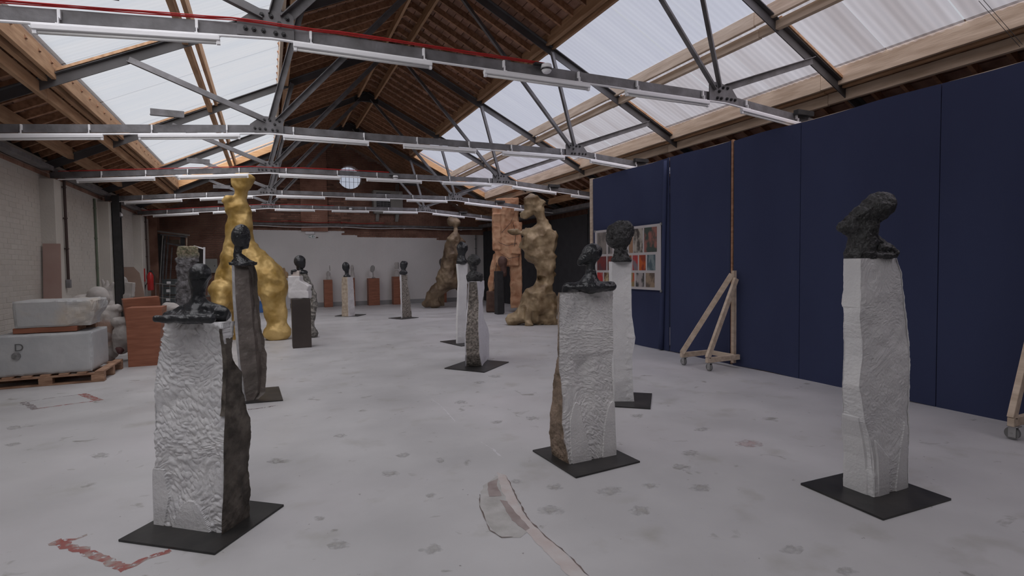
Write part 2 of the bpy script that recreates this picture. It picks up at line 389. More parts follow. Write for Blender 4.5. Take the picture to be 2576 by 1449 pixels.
def strip(name, pix, w, m_, z, amp=.012, seed=0):
    P = [fl(*q)[:2] for q in pix]; L = []; R = []
    for i, p in enumerate(P):
        d = P[min(i + 1, len(P) - 1)] - P[max(i - 1, 0)]; d /= np.linalg.norm(d); q = np.array([-d[1], d[0]]) * (w[i] if hasattr(w, '__len__') else w) / 2; L.append(p + q); R.append(p - q)
    return decal(name, L + R[::-1], m_, z, amp, .03, seed)
strip('painted_line', [(135, 1362), (200, 1382), (260, 1405), (322, 1432)], .055, red_worn, .0012, .012, 1)
strip('painted_line', [(318, 1428), (370, 1405), (430, 1384)], .045, red_worn, .0010, .01, 2)
strip('painted_line', [(150, 1362), (190, 1356), (218, 1346)], .03, red_worn, .0008, .01, 3)
strip('painted_line', [(58, 1012), (90, 1030)], .07, dark_worn, .0012, .012, 4)
strip('painted_line', [(80, 1030), (160, 1019), (235, 1009)], .03, red_worn, .0010, .008, 5)
strip('painted_line', [(206, 991), (250, 1008)], .08, red_worn, .0014, .006, 6)
strip('painted_line', [(60, 1012), (130, 1001), (206, 992)], .02, dark_worn, .0008, .006, 7)
strip('painted_line', [(622, 1031), (660, 1026), (698, 1020)], .03, dark_worn, .0010, .012, 8)
decal('repair_patch', [fl(*q) for q in [(1215, 1222), (1262, 1190), (1305, 1275), (1340, 1330), (1310, 1352), (1262, 1356), (1228, 1325), (1205, 1275)]], bare, .0010, .01, .04, 11)
decal('repair_patch', [fl(*q) for q in [(1250, 1188), (1272, 1195), (1295, 1245), (1322, 1300), (1372, 1350), (1420, 1390), (1478, 1449), (1440, 1460), (1392, 1408), (1330, 1345), (1300, 1300), (1262, 1235)]], patch, .0016, .006, .03, 12)
decal('repair_patch', [fl(*q) for q in [(1228, 1215), (1254, 1204), (1250, 1222), (1262, 1248), (1232, 1250), (1226, 1232)]], screed, .0022, .004, .03, 13)
decal('repair_patch', [fl(*q) for q in [(1256, 1258), (1275, 1262), (1292, 1284), (1334, 1330), (1322, 1336), (1288, 1310), (1270, 1280)]], screed, .0022, .004, .03, 14)
crackm = mat('crack_dirt', (.13, .10, .09), (.2, .16, .15), rough=.9)
strip('crack', [(1273, 1197), (1297, 1245), (1324, 1300), (1373, 1350), (1420, 1388), (1450, 1418), (1480, 1449)], .006, crackm, .0030, .005, 15)
strip('crack', [(1207, 1245), (1206, 1270), (1218, 1302), (1232, 1335), (1262, 1353), (1290, 1352)], .005, crackm, .0032, .004, 16)
strip('crack', [(1085, 1003), (1110, 1022), (1145, 1060)], .007, mat('pale_scratch', (.62, .61, .63), (.62, .61, .63)), .0009, .006, 17)
strip('crack', [(1210, 1112), (1240, 1130), (1260, 1148)], .009, MATS['pale_scratch'], .0009, .01, 18)
stainm = mat('dirty_stain', (.40, .39, .37), (.49, .485, .485), rough=.7, scale=16, lo=.35, hi=.6)
def soften(m, lo, hi, sc, radial=True):
    n = m.node_tree.nodes; l = m.node_tree.links; tc = n.new('ShaderNodeTexCoord'); nz_ = n.new('ShaderNodeTexNoise'); nz_.inputs['Scale'].default_value = sc; nz_.inputs['Detail'].default_value = 6; l.new(tc.outputs['Object'], nz_.inputs['Vector'])
    ge = n.new('ShaderNodeNewGeometry'); l.new(ge.outputs['Position'], nz_.inputs['Vector'])
    r = n.new('ShaderNodeMapRange'); r.inputs[1].default_value = lo; r.inputs[2].default_value = hi; r.inputs[4].default_value = .75; src = nz_.outputs[0]
    if radial:
        vm = n.new('ShaderNodeVectorMath'); vm.operation = 'MULTIPLY_ADD'; vm.inputs[1].default_value = (2, 2, 0); vm.inputs[2].default_value = (-1, -1, 0); l.new(tc.outputs['Generated'], vm.inputs[0])
        ln = n.new('ShaderNodeVectorMath'); ln.operation = 'LENGTH'; l.new(vm.outputs[0], ln.inputs[0]); mm = n.new('ShaderNodeMath'); mm.operation = 'MULTIPLY'; mm.inputs[1].default_value = -.42; l.new(ln.outputs['Value'], mm.inputs[0])
        ad = n.new('ShaderNodeMath'); l.new(nz_.outputs[0], ad.inputs[0]); l.new(mm.outputs[0], ad.inputs[1]); src = ad.outputs[0]
    l.new(src, r.inputs[0]); l.new(r.outputs[0], n['Principled BSDF'].inputs['Alpha'])
soften(stainm, .10, .48, 22)
rs_ = random.Random(4)
for i, (x, y, rx, ry) in enumerate([(1107, 1158, 12, 8), (1085, 1246, 17, 7), (1385, 1284, 42, 13), (1535, 1235, 48, 13), (1610, 1285, 30, 16), (1738, 1140, 26, 9), (1762, 1227, 30, 12), (1712, 1175, 30, 11), (1765, 1080, 22, 6),
        (1990, 1382, 36, 15), (1085, 1382, 36, 14), (980, 1192, 26, 8), (1015, 1145, 22, 8), (855, 1096, 20, 6), (1250, 1062, 18, 5), (1340, 1052, 20, 6), (1300, 1212, 18, 7), (1395, 1225, 26, 9), (690, 1160, 26, 8), (250, 1146, 28, 8), (35, 1076, 22, 6),
        (30, 1118, 24, 5), (800, 1305, 22, 7), (850, 1370, 36, 14), (1160, 1012, 20, 5), (1205, 962, 18, 4), (1600, 1045, 22, 5), (2130, 1438, 32, 12), (1245, 947, 20, 4), (1640, 1222, 26, 8)]):
    P = [fl(x + rx * math.cos(t) * rs_.uniform(.8, 1.1), y + ry * math.sin(t) * rs_.uniform(.8, 1.1)) for t in np.arange(0, 6.28, .45)]
    decal('stain', P, stainm, .0006 + i * 1e-5, .008, .04, 30 + i)
decal('stain', [fl(*q) for q in [(1840, 1112), (1875, 1106), (1915, 1112), (1925, 1122), (1880, 1126), (1850, 1122)]], mat('pink_stain', (.42, .27, .26), (.52, .46, .46), rough=.6, scale=8), .0013, .01, .04, 99); soften(MATS['pink_stain'], .05, .4, 20)
soften(red_worn, .38, .46, 30, False); soften(dark_worn, .44, .5, 30, False)

# ---- walls
def brick_field(P0, du, dn, length, z0, z1, mt, joint=.011, proud=.006, inside=None, bl=.235, bh=.0775, top=300, wall=None, key=None, sw=False):
    """courses of single bricks; the nearest `top` are parts of the wall, the rest one stuff part"""
    L = []; nrow = int((z1 - z0) / bh)
    for r in range(nrow):
        o = (r % 2) * bl / 2; z = z0 + r * bh
        n = int(length / bl) + 2
        for c in range(n):
            a = c * bl - o; b = a + bl
            a = max(a, 0); b = min(b, length)
            if b - a < .04: continue
            um = (a + b) / 2
            if inside and not inside(um, z + bh / 2, (b - a) / 2, bh / 2): continue
            L.append((a, b, z))
    if key: L.sort(key=lambda q: key(P0[0] + du[0] * (q[0] + q[1]) / 2, P0[1] + du[1] * (q[0] + q[1]) / 2, q[2]))
    P0, du, dn = map(lambda q: np.array(q, float), (P0, du, dn)); near, rest = L[:top], L[top:]
    meshes = {}
    for (a, b, z) in near:
        w = round(b - a - joint, 3)
        if w not in meshes:
            g = G().obox((0, 0, 0), du, dn, (0, 0, 1), w / 2, .012, (bh - joint) / 2, .0025); me = bpy.data.meshes.new('brick'); me.from_pydata(g.v, [], g.f); me.materials.append(mt); meshes[w] = me
        o = bpy.data.objects.new('brick', meshes[w]); C.objects.link(o); o.parent = wall
        o.location = tuple(P0 + du * (a + b) / 2 + dn * (proud - .012 + random.uniform(-.0018, .0015)) + np.array([0, 0, z + bh / 2]))
    if rest:
        g = G()
        for (a, b, z) in rest:
            c = P0 + du * (a + b) / 2 + dn * (proud - .012 + random.uniform(-.0018, .0015)) + np.array([0, 0, z + bh / 2])
            g.obox(c, du, dn, (0, 0, 1), (b - a - joint) / 2, .012, (bh - joint) / 2)
        tag(mk('bricks', g, mt, wall), kind='stuff')
# left wall with piers; whitewashed up to about 3 m, bare brick above
GZ = 3.06
wall_left = struct('wall_left', G().box(WL - .35, YB, 0, WL, YF, 3.35), mortar_w := mat('white_mortar', (.47, .44, .40), (.51, .48, .44), rough=.85))
brick_field((WL, 7.2, 0), (0, 1, 0), (1, 0, 0), 4.2, 0.0, GZ, white_brick, .006, .0024, wall=wall_left, top=300, key=lambda x, y, z: abs(y - 9.8) + abs(z - 1.2) * .6)
brick_field((WL, 11.75, 0), (0, 1, 0), (1, 0, 0), 9.6, 0.0, GZ, white_brick, .006, .0024, wall=wall_left, top=0)
brick_field((WL, 7.2, GZ), (0, 1, 0), (1, 0, 0), 14.2, 0.0, .3, red_brick, .01, .006, wall=wall_left, top=0)
for k, ty in enumerate([8.22] + TY[2:]):
    g = G().box(WL - .02, ty - .26, 0, WL + .21, ty + .22, 3.0 if k < 4 else 2.95, .012); mk('pier', g, white_brick, wall_left, at=(WL, ty, 0))
mk('pier', G().box(WL - .02, 20.2, 0, WL + .22, 20.75, 3.3, .01), red_brick, wall_left, at=(WL, 20.4, 0))
# far gable
def white_top(x):
    for a, b, t in ((-1.15, 2.64, 2.84), (2.64, 3.10, 2.73), (3.10, 6.46, 2.66), (6.46, 6.95, 2.52), (6.95, 8.36, 2.76)):
        if a <= x < b: return t
    return -1
WCX, WCZ, WR_ = 2.96, 4.93, .44
pent = [(WL - .35, 0), (WR + .35, 0), (WR + .35, roofz(WR + .35, .3)), (RX, roofz(RX, .3)), (WL - .35, roofz(WL - .35, .3))]
circ = [(WCX + WR_ * math.cos(-t), WCZ + WR_ * math.sin(-t)) for t in np.linspace(0, 2 * math.pi, 40, endpoint=False)]
def holed(outer, hole, y0, y1):
    g = G(); pts = outer + hole; tri = tessellate_polygon([[Vector((x, z, 0)) for x, z in outer], [Vector((x, z, 0)) for x, z in hole]])
    g.add([(x, y0, z) for x, z in pts], tri); g.add([(x, y1, z) for x, z in pts], tri)
    for a, n in ((0, len(outer)), (len(outer), len(hole))):
        for i in range(n): j = (i + 1) % n; g.f.append((a + i, a + j, a + j + len(pts), a + i + len(pts)))
    return g
wall_far = struct('wall_far', holed(pent, circ, YF + .012, YF + .36), mortar)
def in_gable(x0): return lambda u, z, hu, hz: z + hz < roofz(x0 + u, .25) - hu * SL and ((x0 + u - WCX) ** 2 + (z - WCZ) ** 2) ** .5 > WR_ + .06
brick_field((WL, YF, 0), (1, 0, 0), (0, -1, 0), WR - WL, 0, 6.1, red_brick, .012, .006, inside=lambda u, z, hu, hz: in_gable(WL)(u, z, hu, hz) and z > white_top(WL + u) and not (WL + u > 8.3 and z < 2.78), top=300, wall=wall_far, key=lambda x, y, z: abs(x - 1.5) + abs(z - 3.6))
brick_field((WL, YF, 0), (1, 0, 0), (0, -1, 0), WR - WL, 0, 2.9, mat('white_gable_paint', (.72, .70, .69), (.78, .76, .75), rough=.6, scale=1, bump=.1, bscale=30), .006, .0045, inside=lambda u, z, hu, hz: z <= white_top(WL + u), top=0, wall=wall_far)
for a_, b_2, t_ in ((-1.15, 2.64, 2.84), (2.64, 3.10, 2.73), (3.10, 6.46, 2.66), (6.46, 6.95, 2.52), (6.95, 8.44, 2.76)): mk('paint_skim', G().box(a_, YF + .0005, 0, b_2, YF + .013, t_), mat('white_gable_paint', (1, 1, 1)), wall_far)
mk('pilaster', G().box(1.16, YF - .12, 2.84, 2.10, YF + .05, roofz(1.16, .15), .005), red_brick, wall_far, at=(1.6, YF, 2.84))
g = G(); nr = 0
for r in range(42):
    z = 2.85 + r * .0775
    for c in range(5):
        a = 1.16 - (r % 2) * .118 + c * .235; b = a + .224; a = max(a, 1.16); b = min(b, 2.10)
        if b - a > .05: g.box(a, YF - .128, z, b, YF - .115, z + .066)
tag(mk('bricks', g, red_brick, wall_far), kind='stuff')
mk('skirting', G().box(-1.0, YF - .035, 0, 8.4, YF - .008, .16, .004), mat('grey_skirting', (.30, .30, .30), (.34, .34, .34)), wall_far)
# round window in the gable
win = thing('window_1', 'round gable window with thin glazing bars, daylight behind', None, (WCX, YF, WCZ)); win['kind'] = 'structure'
gl = bpy.data.materials.new('wired_glass'); gl.use_nodes = True; nn = gl.node_tree.nodes; ll = gl.node_tree.links; nn.remove(nn['Principled BSDF'])
tr_ = nn.new('ShaderNodeBsdfTransparent'); tr_.inputs[0].default_value = (.93, .95, 1, 1); gs = nn.new('ShaderNodeBsdfGlossy'); gs.inputs['Roughness'].default_value = .1; mx = nn.new('ShaderNodeMixShader'); mx.inputs[0].default_value = .06
ll.new(tr_.outputs[0], mx.inputs[1]); ll.new(gs.outputs[0], mx.inputs[2]); ll.new(mx.outputs[0], nn['Material Output'].inputs[0])
mk('pane', G().prism([(WCX + (WR_ - .004) * math.cos(t), YF + .18, WCZ + (WR_ - .004) * math.sin(t)) for t in np.linspace(0, 2 * math.pi, 40, endpoint=False)], (0, .008, 0)), gl, win)
for dx in (-.30, -.14, .0, .16, .32):
    hh = math.sqrt(WR_ ** 2 - dx ** 2) - .005; mk('glazing_bar', G().box(WCX + dx - .006, YF + .165, WCZ - hh, WCX + dx + .006, YF + .178, WCZ + hh), black_steel, win)
for dz in (-.16, .17):
    hh = math.sqrt(WR_ ** 2 - dz ** 2) - .005; mk('glazing_bar', G().box(WCX - hh, YF + .150, WCZ + dz - .004, WCX + hh, YF + .160, WCZ + dz + .004), black_steel, win)
# walls out of sight on the right and behind the camera, close the room
struct('wall_right', G().box(WR, YB, 0, WR + .35, YF, 3.35), mat('old_brick', (.16, .08, .055), (.24, .13, .10), rough=.9, scale=8))
struct('wall_back', G().prism([(x, YB - .3, z) for x, z in pent], (0, .3, 0)), white_brick)

# ---- roof
def sl(x0, x1, off, th, y0, y1):
    """slab on the roof slope between plan x0..x1 (same side of the ridge), underside at off"""
    a, b = roofz(x0, off), roofz(x1, off)
    return G().prism([(x0, y0, a), (x1, y0, b), (x1, y0, b + th), (x0, y0, a + th)], (0, y1 - y0, 0))
LS0, LS1, RS0, RS1 = -2.26, .27, 4.60, 7.14     # skylight openings, left and right
YS = 17.95
g = G()
for (a, b, y0, y1) in ((RX, RS0, YB, YF), (RS1 + .05, WR + .5, YB, YF), (LS1, RX, YB, YF), (WL - .5, LS0, YB, YF), (RS0, RS1 + .05, YS, YF), (LS0, LS1, YS, YF), (RS0, RS1 + .05, YB, -1.6), (LS0, LS1, YB, -1.6)):  # last two slabs: unseen, added to close the skylights and dim the foreground
    s_ = sl(a, b, .335, .05, y0, y1); g.add(s_.v, s_.f)
ceiling = struct('ceiling', g, mat('roof_deck', (.05, .03, .02), (.07, .04, .03), rough=.9))
# boards: lengths between trusses, running along the hall
Yb = [YB] + [1.54] + TY + [YF]
zones = [(RX, RS0, 1, YF), (RX, LS1, -1, YF), (RS1 + .08, WR, 1, YF), (LS0, WL, -1, YF)]
bw = .142
for (x0, x1, sgn, ye) in zones:
    n = max(1, int(round(abs(x1 - x0) / bw))); w = (x1 - x0) / n
    for i in range(n):
        xa, xb = x0 + w * i + .006 * sgn, x0 + w * (i + 1) - .006 * sgn
        cuts = [YB] + [1.54 + random.uniform(-1, 1)] + [t + random.uniform(-.9, .9) for t in TY[:-1]] + [TY[-1] + random.uniform(-.3, .3), YF]
        for y0, y1 in zip(cuts[1:-1], cuts[2:]):
            o = random.uniform(-.004, .004); mk('plank', sl(xa, xb, .308 + o, .024, y0 + .004, y1 - .004), dark_tile, ceiling, at=((xa + xb) / 2, y0, roofz(xa, .3)))
# hooded ends of the skylights
for (a, b) in ((RS0, RS1 + .08), (LS0, LS1)):
    n = 8; w = (b - a) / n
    for i in range(n * 2):
        mk('plank', sl(a + w * i / 2 + .005, a + w * (i + 1) / 2 - .005, .308, .024, YS + .06, YF), dark_tile, ceiling, at=(a + w * i / 2, YS, roofz(a + w * i / 2, .3)))
# common rafters between ridge and eaves
def raf(x0, x1, y): return G().bar((x0, y, roofz(x0, .255)), (x1, y, roofz(x1, .255)), .045, .10, up=(0, 1, 0) if False else (SL, 0, 1) if x0 >= RX else (-SL, 0, 1))
proto = {}
for (x0, x1, sgn, ye) in zones:
    y = 1.0
    while y < YF - .05:
        key = (x0, x1)
        if key not in proto:
            o = mk('rafter', raf(x0, x1, y), dark_wood, ceiling, at=(x0, y, roofz(x0, .2))); proto[key] = o
        else:
            p0 = proto[key]; copy_to(p0, ceiling, (x0, y, roofz(x0, .2)))
        y += .372
for (a, b) in ((RS0, RS1), (LS1, LS0)):
    y = YS + .3
    o0 = None
    while y < YF - .05:
        if o0 is None: o0 = mk('rafter', raf(a, b, y), dark_wood, ceiling, at=(a, y, roofz(a, .2)))
        else: copy_to(o0, ceiling, (a, y, roofz(a, .2)))
        y += .40
def purlin(x, z0, z1, w, m_, y0=YB, y1=YF, label=None, brk=True):
    ys = [y0] + [t + .25 for t in [1.54] + TY if y0 < t + .3 < y1 - .5] + [y1]
    for i, (a, b) in enumerate(zip(ys, ys[1:])):
        dz = (i % 2) * .006; o = mk('purlin', G().box(x - w / 2, a + .002, z0 + dz, x + w / 2, b - .002, z1 + dz, .004), m_, ceiling, at=(x, a, z0))
        if label: o['label'] = label
z4 = roofz(2.30, .12)
purlin(2.33, z4 - .05, z4 + .13, .05, warm_wood); purlin(2.77, z4 - .05, z4 + .13, .05, warm_wood)
# edge timbers of the two skylights
purlin(RS0 - .03, roofz(RS0, .20) - .08, roofz(RS0, .20) + .17, .05, warm_wood, y1=YS); purlin(RS0 - .13, roofz(RS0, .20) - .03, roofz(RS0, .2) + .16, .08, warm_wood, y1=YS)
purlin(LS1 + .03, roofz(LS1, .20) - .11, roofz(LS1, .20) + .17, .05, pale_wood, y1=YS); purlin(LS1 + .15, roofz(LS1, .20) - .10, roofz(LS1, .2) + .10, .09, warm_wood, y1=YS)
for x, s_, m_ in ((RS1, 1, pale_wood), (LS0, -1, warm_wood)):
    zz = roofz(x, .20)
    purlin(x + s_ * .02, zz - .14, zz + .105, .05, m_, y1=YS); purlin(x + s_ * .11, zz - .17, zz - .10, .06, warm_wood, y1=YS + .1); purlin(x + s_ * .19, zz - .32, zz - .17, .06, m_, y1=YS + .3)
for x, s_, m_ in ((5.86, 1, pale_wood), (-.80, -1, warm_wood)):
    zz = roofz(x, .20)
    purlin(x, zz - .10, zz + .085, .05, m_, y1=YS); purlin(x + s_ * .10, zz - .23, zz - .11, .07, m_, y1=YS)
purlin(-3.02, roofz(-3.02, .20) - .16, roofz(-3.02, .2) + .02, .08, warm_wood, y1=YF); purlin(8.1, roofz(8.1, .20) - .16, roofz(8.1, .2) + .02, .08, warm_wood, y1=YF)
for (a, b) in ((RS0, RS1), (LS0, LS1)):
    mk('end_board', sl(a, b, .12, .30, YS, YS + .05), mat('orange_wood', (.50, .27, .12), (.62, .37, .18), rough=.6, scale=2.5, stretch=(1, 7, 7)), ceiling)
# translucent corrugated sheets
def sheet_mat(name, tint, glow, a, b, tint2):
    m = bpy.data.materials.new(name); m.use_nodes = True; n = m.node_tree.nodes; l = m.node_tree.links; n.remove(n['Principled BSDF'])
    tr = n.new('ShaderNodeBsdfTransparent'); tl = n.new('ShaderNodeBsdfTranslucent'); mx = n.new('ShaderNodeMixShader'); df = n.new('ShaderNodeBsdfDiffuse'); m2 = n.new('ShaderNodeMixShader')
    tc = n.new('ShaderNodeTexCoord'); mp = n.new('ShaderNodeMapping'); mp.inputs['Scale'].default_value = (.25, 3.0, .25); oi = n.new('ShaderNodeObjectInfo'); nz_ = n.new('ShaderNodeTexNoise'); nz_.inputs['Scale'].default_value = 1.4; nz_.inputs['Detail'].default_value = 3
    l.new(tc.outputs['Object'], mp.inputs[0]); l.new(mp.outputs[0], nz_.inputs['Vector']); l.new(oi.outputs['Location'], mp.inputs['Location'])
    r = n.new('ShaderNodeValToRGB'); r.color_ramp.elements[0].position = .32; r.color_ramp.elements[1].position = .68; r.color_ramp.elements[0].color = (*tint, 1); r.color_ramp.elements[1].color = (*tint2, 1); l.new(nz_.outputs[0], r.inputs[0])
    l.new(r.outputs[0], tr.inputs[0]); l.new(r.outputs[0], tl.inputs[0]); l.new(r.outputs[0], df.inputs[0])
    mx.inputs[0].default_value = glow; l.new(tr.outputs[0], mx.inputs[1]); l.new(tl.outputs[0], mx.inputs[2]); m2.inputs[0].default_value = .06; l.new(mx.outputs[0], m2.inputs[1]); l.new(df.outputs[0], m2.inputs[2]); l.new(m2.outputs[0], n['Material Output'].inputs[0]); return m
sh_l = sheet_mat('clear_sheet', (.90, .92, .94), .12, 0, 0, (.97, .97, .965))
sh_r = sheet_mat('weathered_sheet', (.54, .49, .49), .16, 0, 0, (.72, .69, .71)); sh_u = sheet_mat('milky_sheet', (.70, .71, .79), .14, 0, 0, (.76, .77, .84)); sh_m = sheet_mat('yellowed_sheet', (.60, .56, .60), .15, 0, 0, (.70, .68, .74))
def sheet(xa, xb, y0, y1, off, n=9, am=.009):
    g = G(); N = n * 6
    for i in range(N + 1):
        y = y0 + (y1 - y0) * i / N; d = am * math.cos(2 * math.pi * i / 6)
        g.v += [(xa, y, roofz(xa, off) + d), ((xa + xb) / 2, y, roofz((xa + xb) / 2, off) + d), (xb, y, roofz(xb, off) + d)]
    for i in range(N):
        for k in (0, 1): g.f.append((i * 3 + k, i * 3 + k + 1, i * 3 + k + 4, i * 3 + k + 3))
    return g
for wn, (a, b, ms) in enumerate(((LS0, LS1, sh_l), (RS0, RS1, sh_r))):
    wo = thing('window_%d' % (wn + 2), None, None, ((a + b) / 2, 8, roofz((a + b) / 2, .4))); wo['kind'] = 'structure'
    y = -1.6; w = .835; i = 0; p0 = None
    while y < YS - .05:
        y1 = min(y + w - .012, YS)
        if a > 0:
            mk('roof_sheet', sheet(a - .06, 5.90, y, y1, .30 + (i % 2) * .006, am=.0045), sh_u if y > 4.5 else sh_m, wo, at=(a, y, roofz(a, .3)), smooth=True)
            mk('roof_sheet', sheet(5.86, b + .03, y, y1, .285 + (i % 2) * .008), sh_r if y < 11 else sh_m, wo, at=(b, y, roofz(b, .3)), smooth=True)
        else: mk('roof_sheet', sheet(a - .03, b + .06, y, y1, .30 + (i % 2) * .006, am=.0035), ms, wo, at=(a, y, roofz(a, .3)), smooth=True)
        y += w; i += 1

# ---- steel trusses
G1, G2 = (.08, 3.405), (5.0, 3.45)
EL, ER = (-3.32, 3.09), (8.5, 3.17)
ordn = ['nearest', 'second', 'third', 'fourth', 'farthest']
def truss(k, Y):
    t = thing('roof_truss', '%s grey steel roof truss spanning the hall%s' % (ordn[k], ', with red cable along its tie' if k in (0, 2, 4) else ', tie beam without red cable'), 'truss', (RX, Y, 3.4), 'bolted steel roof trusses')
    A = (RX, RZ + .05)
    def ch(p, q, name='chord', w=.09, h=.11, m_=grey_steel, dy=0):
        g = G(); P, Q = (p[0], Y + dy, p[1]), (q[0], Y + dy, q[1])
        # T section: web plus flange
        d = np.array([Q[0] - P[0], 0, Q[2] - P[2]]); d = d / np.linalg.norm(d); nrm = np.array([-d[2], 0, d[0]]); nrm = nrm if nrm[2] > 0 else -nrm
        if name == 'tie_beam':
            g.bar(P, Q, .02, h, up=nrm); g.bar(np.array(P) + nrm * (h / 2 - .006) + [0, .05, 0], np.array(Q) + nrm * (h / 2 - .006) + [0, .05, 0], .09, .012, up=nrm)
        else: g.bar(P, Q, .014, h, up=nrm); g.bar(np.array(P) + nrm * h / 2, np.array(Q) + nrm * h / 2, w, .012, up=nrm)
        return mk(name, g, m_, t)
    for p, q in ((EL, G1), (G1, G2), (G2, ER)): ch((p[0], p[1] - .01), (q[0], q[1] - .01), 'tie_beam', .10, .098)
    dark = mat('truss_rafter', (.045, .042, .042), (.13, .125, .13), rough=.6, scale=1.2)
    ch((WL + .05, roofz(WL + .05, .06)), A, 'chord', .12, .12, dark); ch(A, (WR - .05, roofz(WR - .05, .06)), 'chord', .12, .12, dark)
    for xa, xb in ((LS0 + .02, -.86), (5.95, RS1 + .05)):
        mk('timber_strip', sl(xa, xb, .135, .035, Y - .075, Y - .02), warm_wood, t)
    def strut(p, q):
        g = G(); P, Q = np.array((p[0], Y - .02, p[1])), np.array((q[0], Y - .02, q[1])); d = (Q - P) / np.linalg.norm(Q - P); n_ = np.cross(d, (0, 1, 0))
        g.bar(P, Q, .078, .008, up=(0, 1, 0)); g.bar(P + n_ * .039 - np.array([0, .03, 0]), Q + n_ * .039 - np.array([0, .03, 0]), .008, .06, up=(0, 1, 0)); return mk('strut', g, grey_steel, t)
    for gx, gz, s_ in ((G1[0], G1[1], -1), (G2[0], G2[1], 1)):
        strut((gx + s_ * .05, gz + .1), (RX + s_ * 4.06, roofz(RX + s_ * 4.06, .04))); strut((gx - s_ * .02, gz + .1), (RX + s_ * 2.0, roofz(RX + 2.0, .04))); strut((gx - s_ * .1, gz + .08), (RX + s_ * .12, RZ - .05))
    bolt = None
    for gx, gz, s_ in ((G1[0], G1[1], 1), (G2[0], G2[1], -1)):
        ol = [(-.25, -.085), (.17, -.085), (.17, .12), (.14, .145), (-.10, .145), (-.25, .02)] if s_ > 0 else [(.25, -.085), (.25, -.02), (.13, .12), (-.10, .15), (-.18, .145), (-.21, .11), (-.21, -.085)]
        gp = mk('gusset_plate', G().prism([(gx + a, Y - .045, gz + b) for a, b in ol], (0, .014, 0)), grey_steel, t)
        bl = [(-.19, -.03), (-.13, -.03), (-.06, -.03), (.03, -.035), (.09, -.035), (-.07, .095), (0, .095), (.12, .095), (.06, .045)]
        for (u, v) in bl:
            c = np.array([gx + u * s_, Y - .05, gz + v])
            if bolt is None:
                hx = [(c[0] + .018 * math.cos(q), c[1] - .010, c[2] + .018 * math.sin(q)) for q in np.arange(6) * math.pi / 3]; gg = G().prism(hx, (0, .016, 0)); gg.tube([c - [0, .022, 0], c + [0, .004, 0]], .010, 8)
                bolt = mk('bolt', gg, black_steel, gp, at=c)
            else:
                b2 = bolt.copy(); C.objects.link(b2); b2.parent = gp; b2.location = tuple(c - origin(gp))
    for s_ in (-1,):
        mk('apex_plate', G().prism([(RX + a, Y - .03, RZ + b) for a, b in ((-.30, -.16), (-.12, -.13), (.12, -.13), (.30, -.16), (.32, -.02), (.10, .13), (-.10, .13), (-.32, -.02))], (0, .06, 0)), black_steel, t)
    cx = (-1.05 if k != 3 else -.9); mk('angle_bracket', G().box(cx - .25, Y - .10, 3.40 + .02, cx + .12, Y - .09, 3.50).box(cx - .25, Y - .14, 3.41, cx + .12, Y - .09, 3.42), grey_steel, t)
    mk('bracket', G().box(6.25, Y - .09, 3.36, 6.55, Y - .02, 3.42), black_steel, t)
    return t
def tie_z(x):
    if x < G1[0]: return np.interp(x, [EL[0], G1[0]], [EL[1], G1[1]]) - .06
    if x < G2[0]: return np.interp(x, [G1[0], G2[0]], [G1[1], G2[1]]) - .06
    return np.interp(x, [G2[0], ER[0]], [G2[1], ER[1]]) - .06
spans = [(-2.94, -1.80), (-1.44, -.29), (.24, 1.41), (1.92, 3.10), (3.56, 4.74), (5.26, 6.44), (6.86, 7.52)]
wch = ['far left', 'second from the left', 'third from the left', 'middle', 'third from the right', 'second from the right', 'far right']
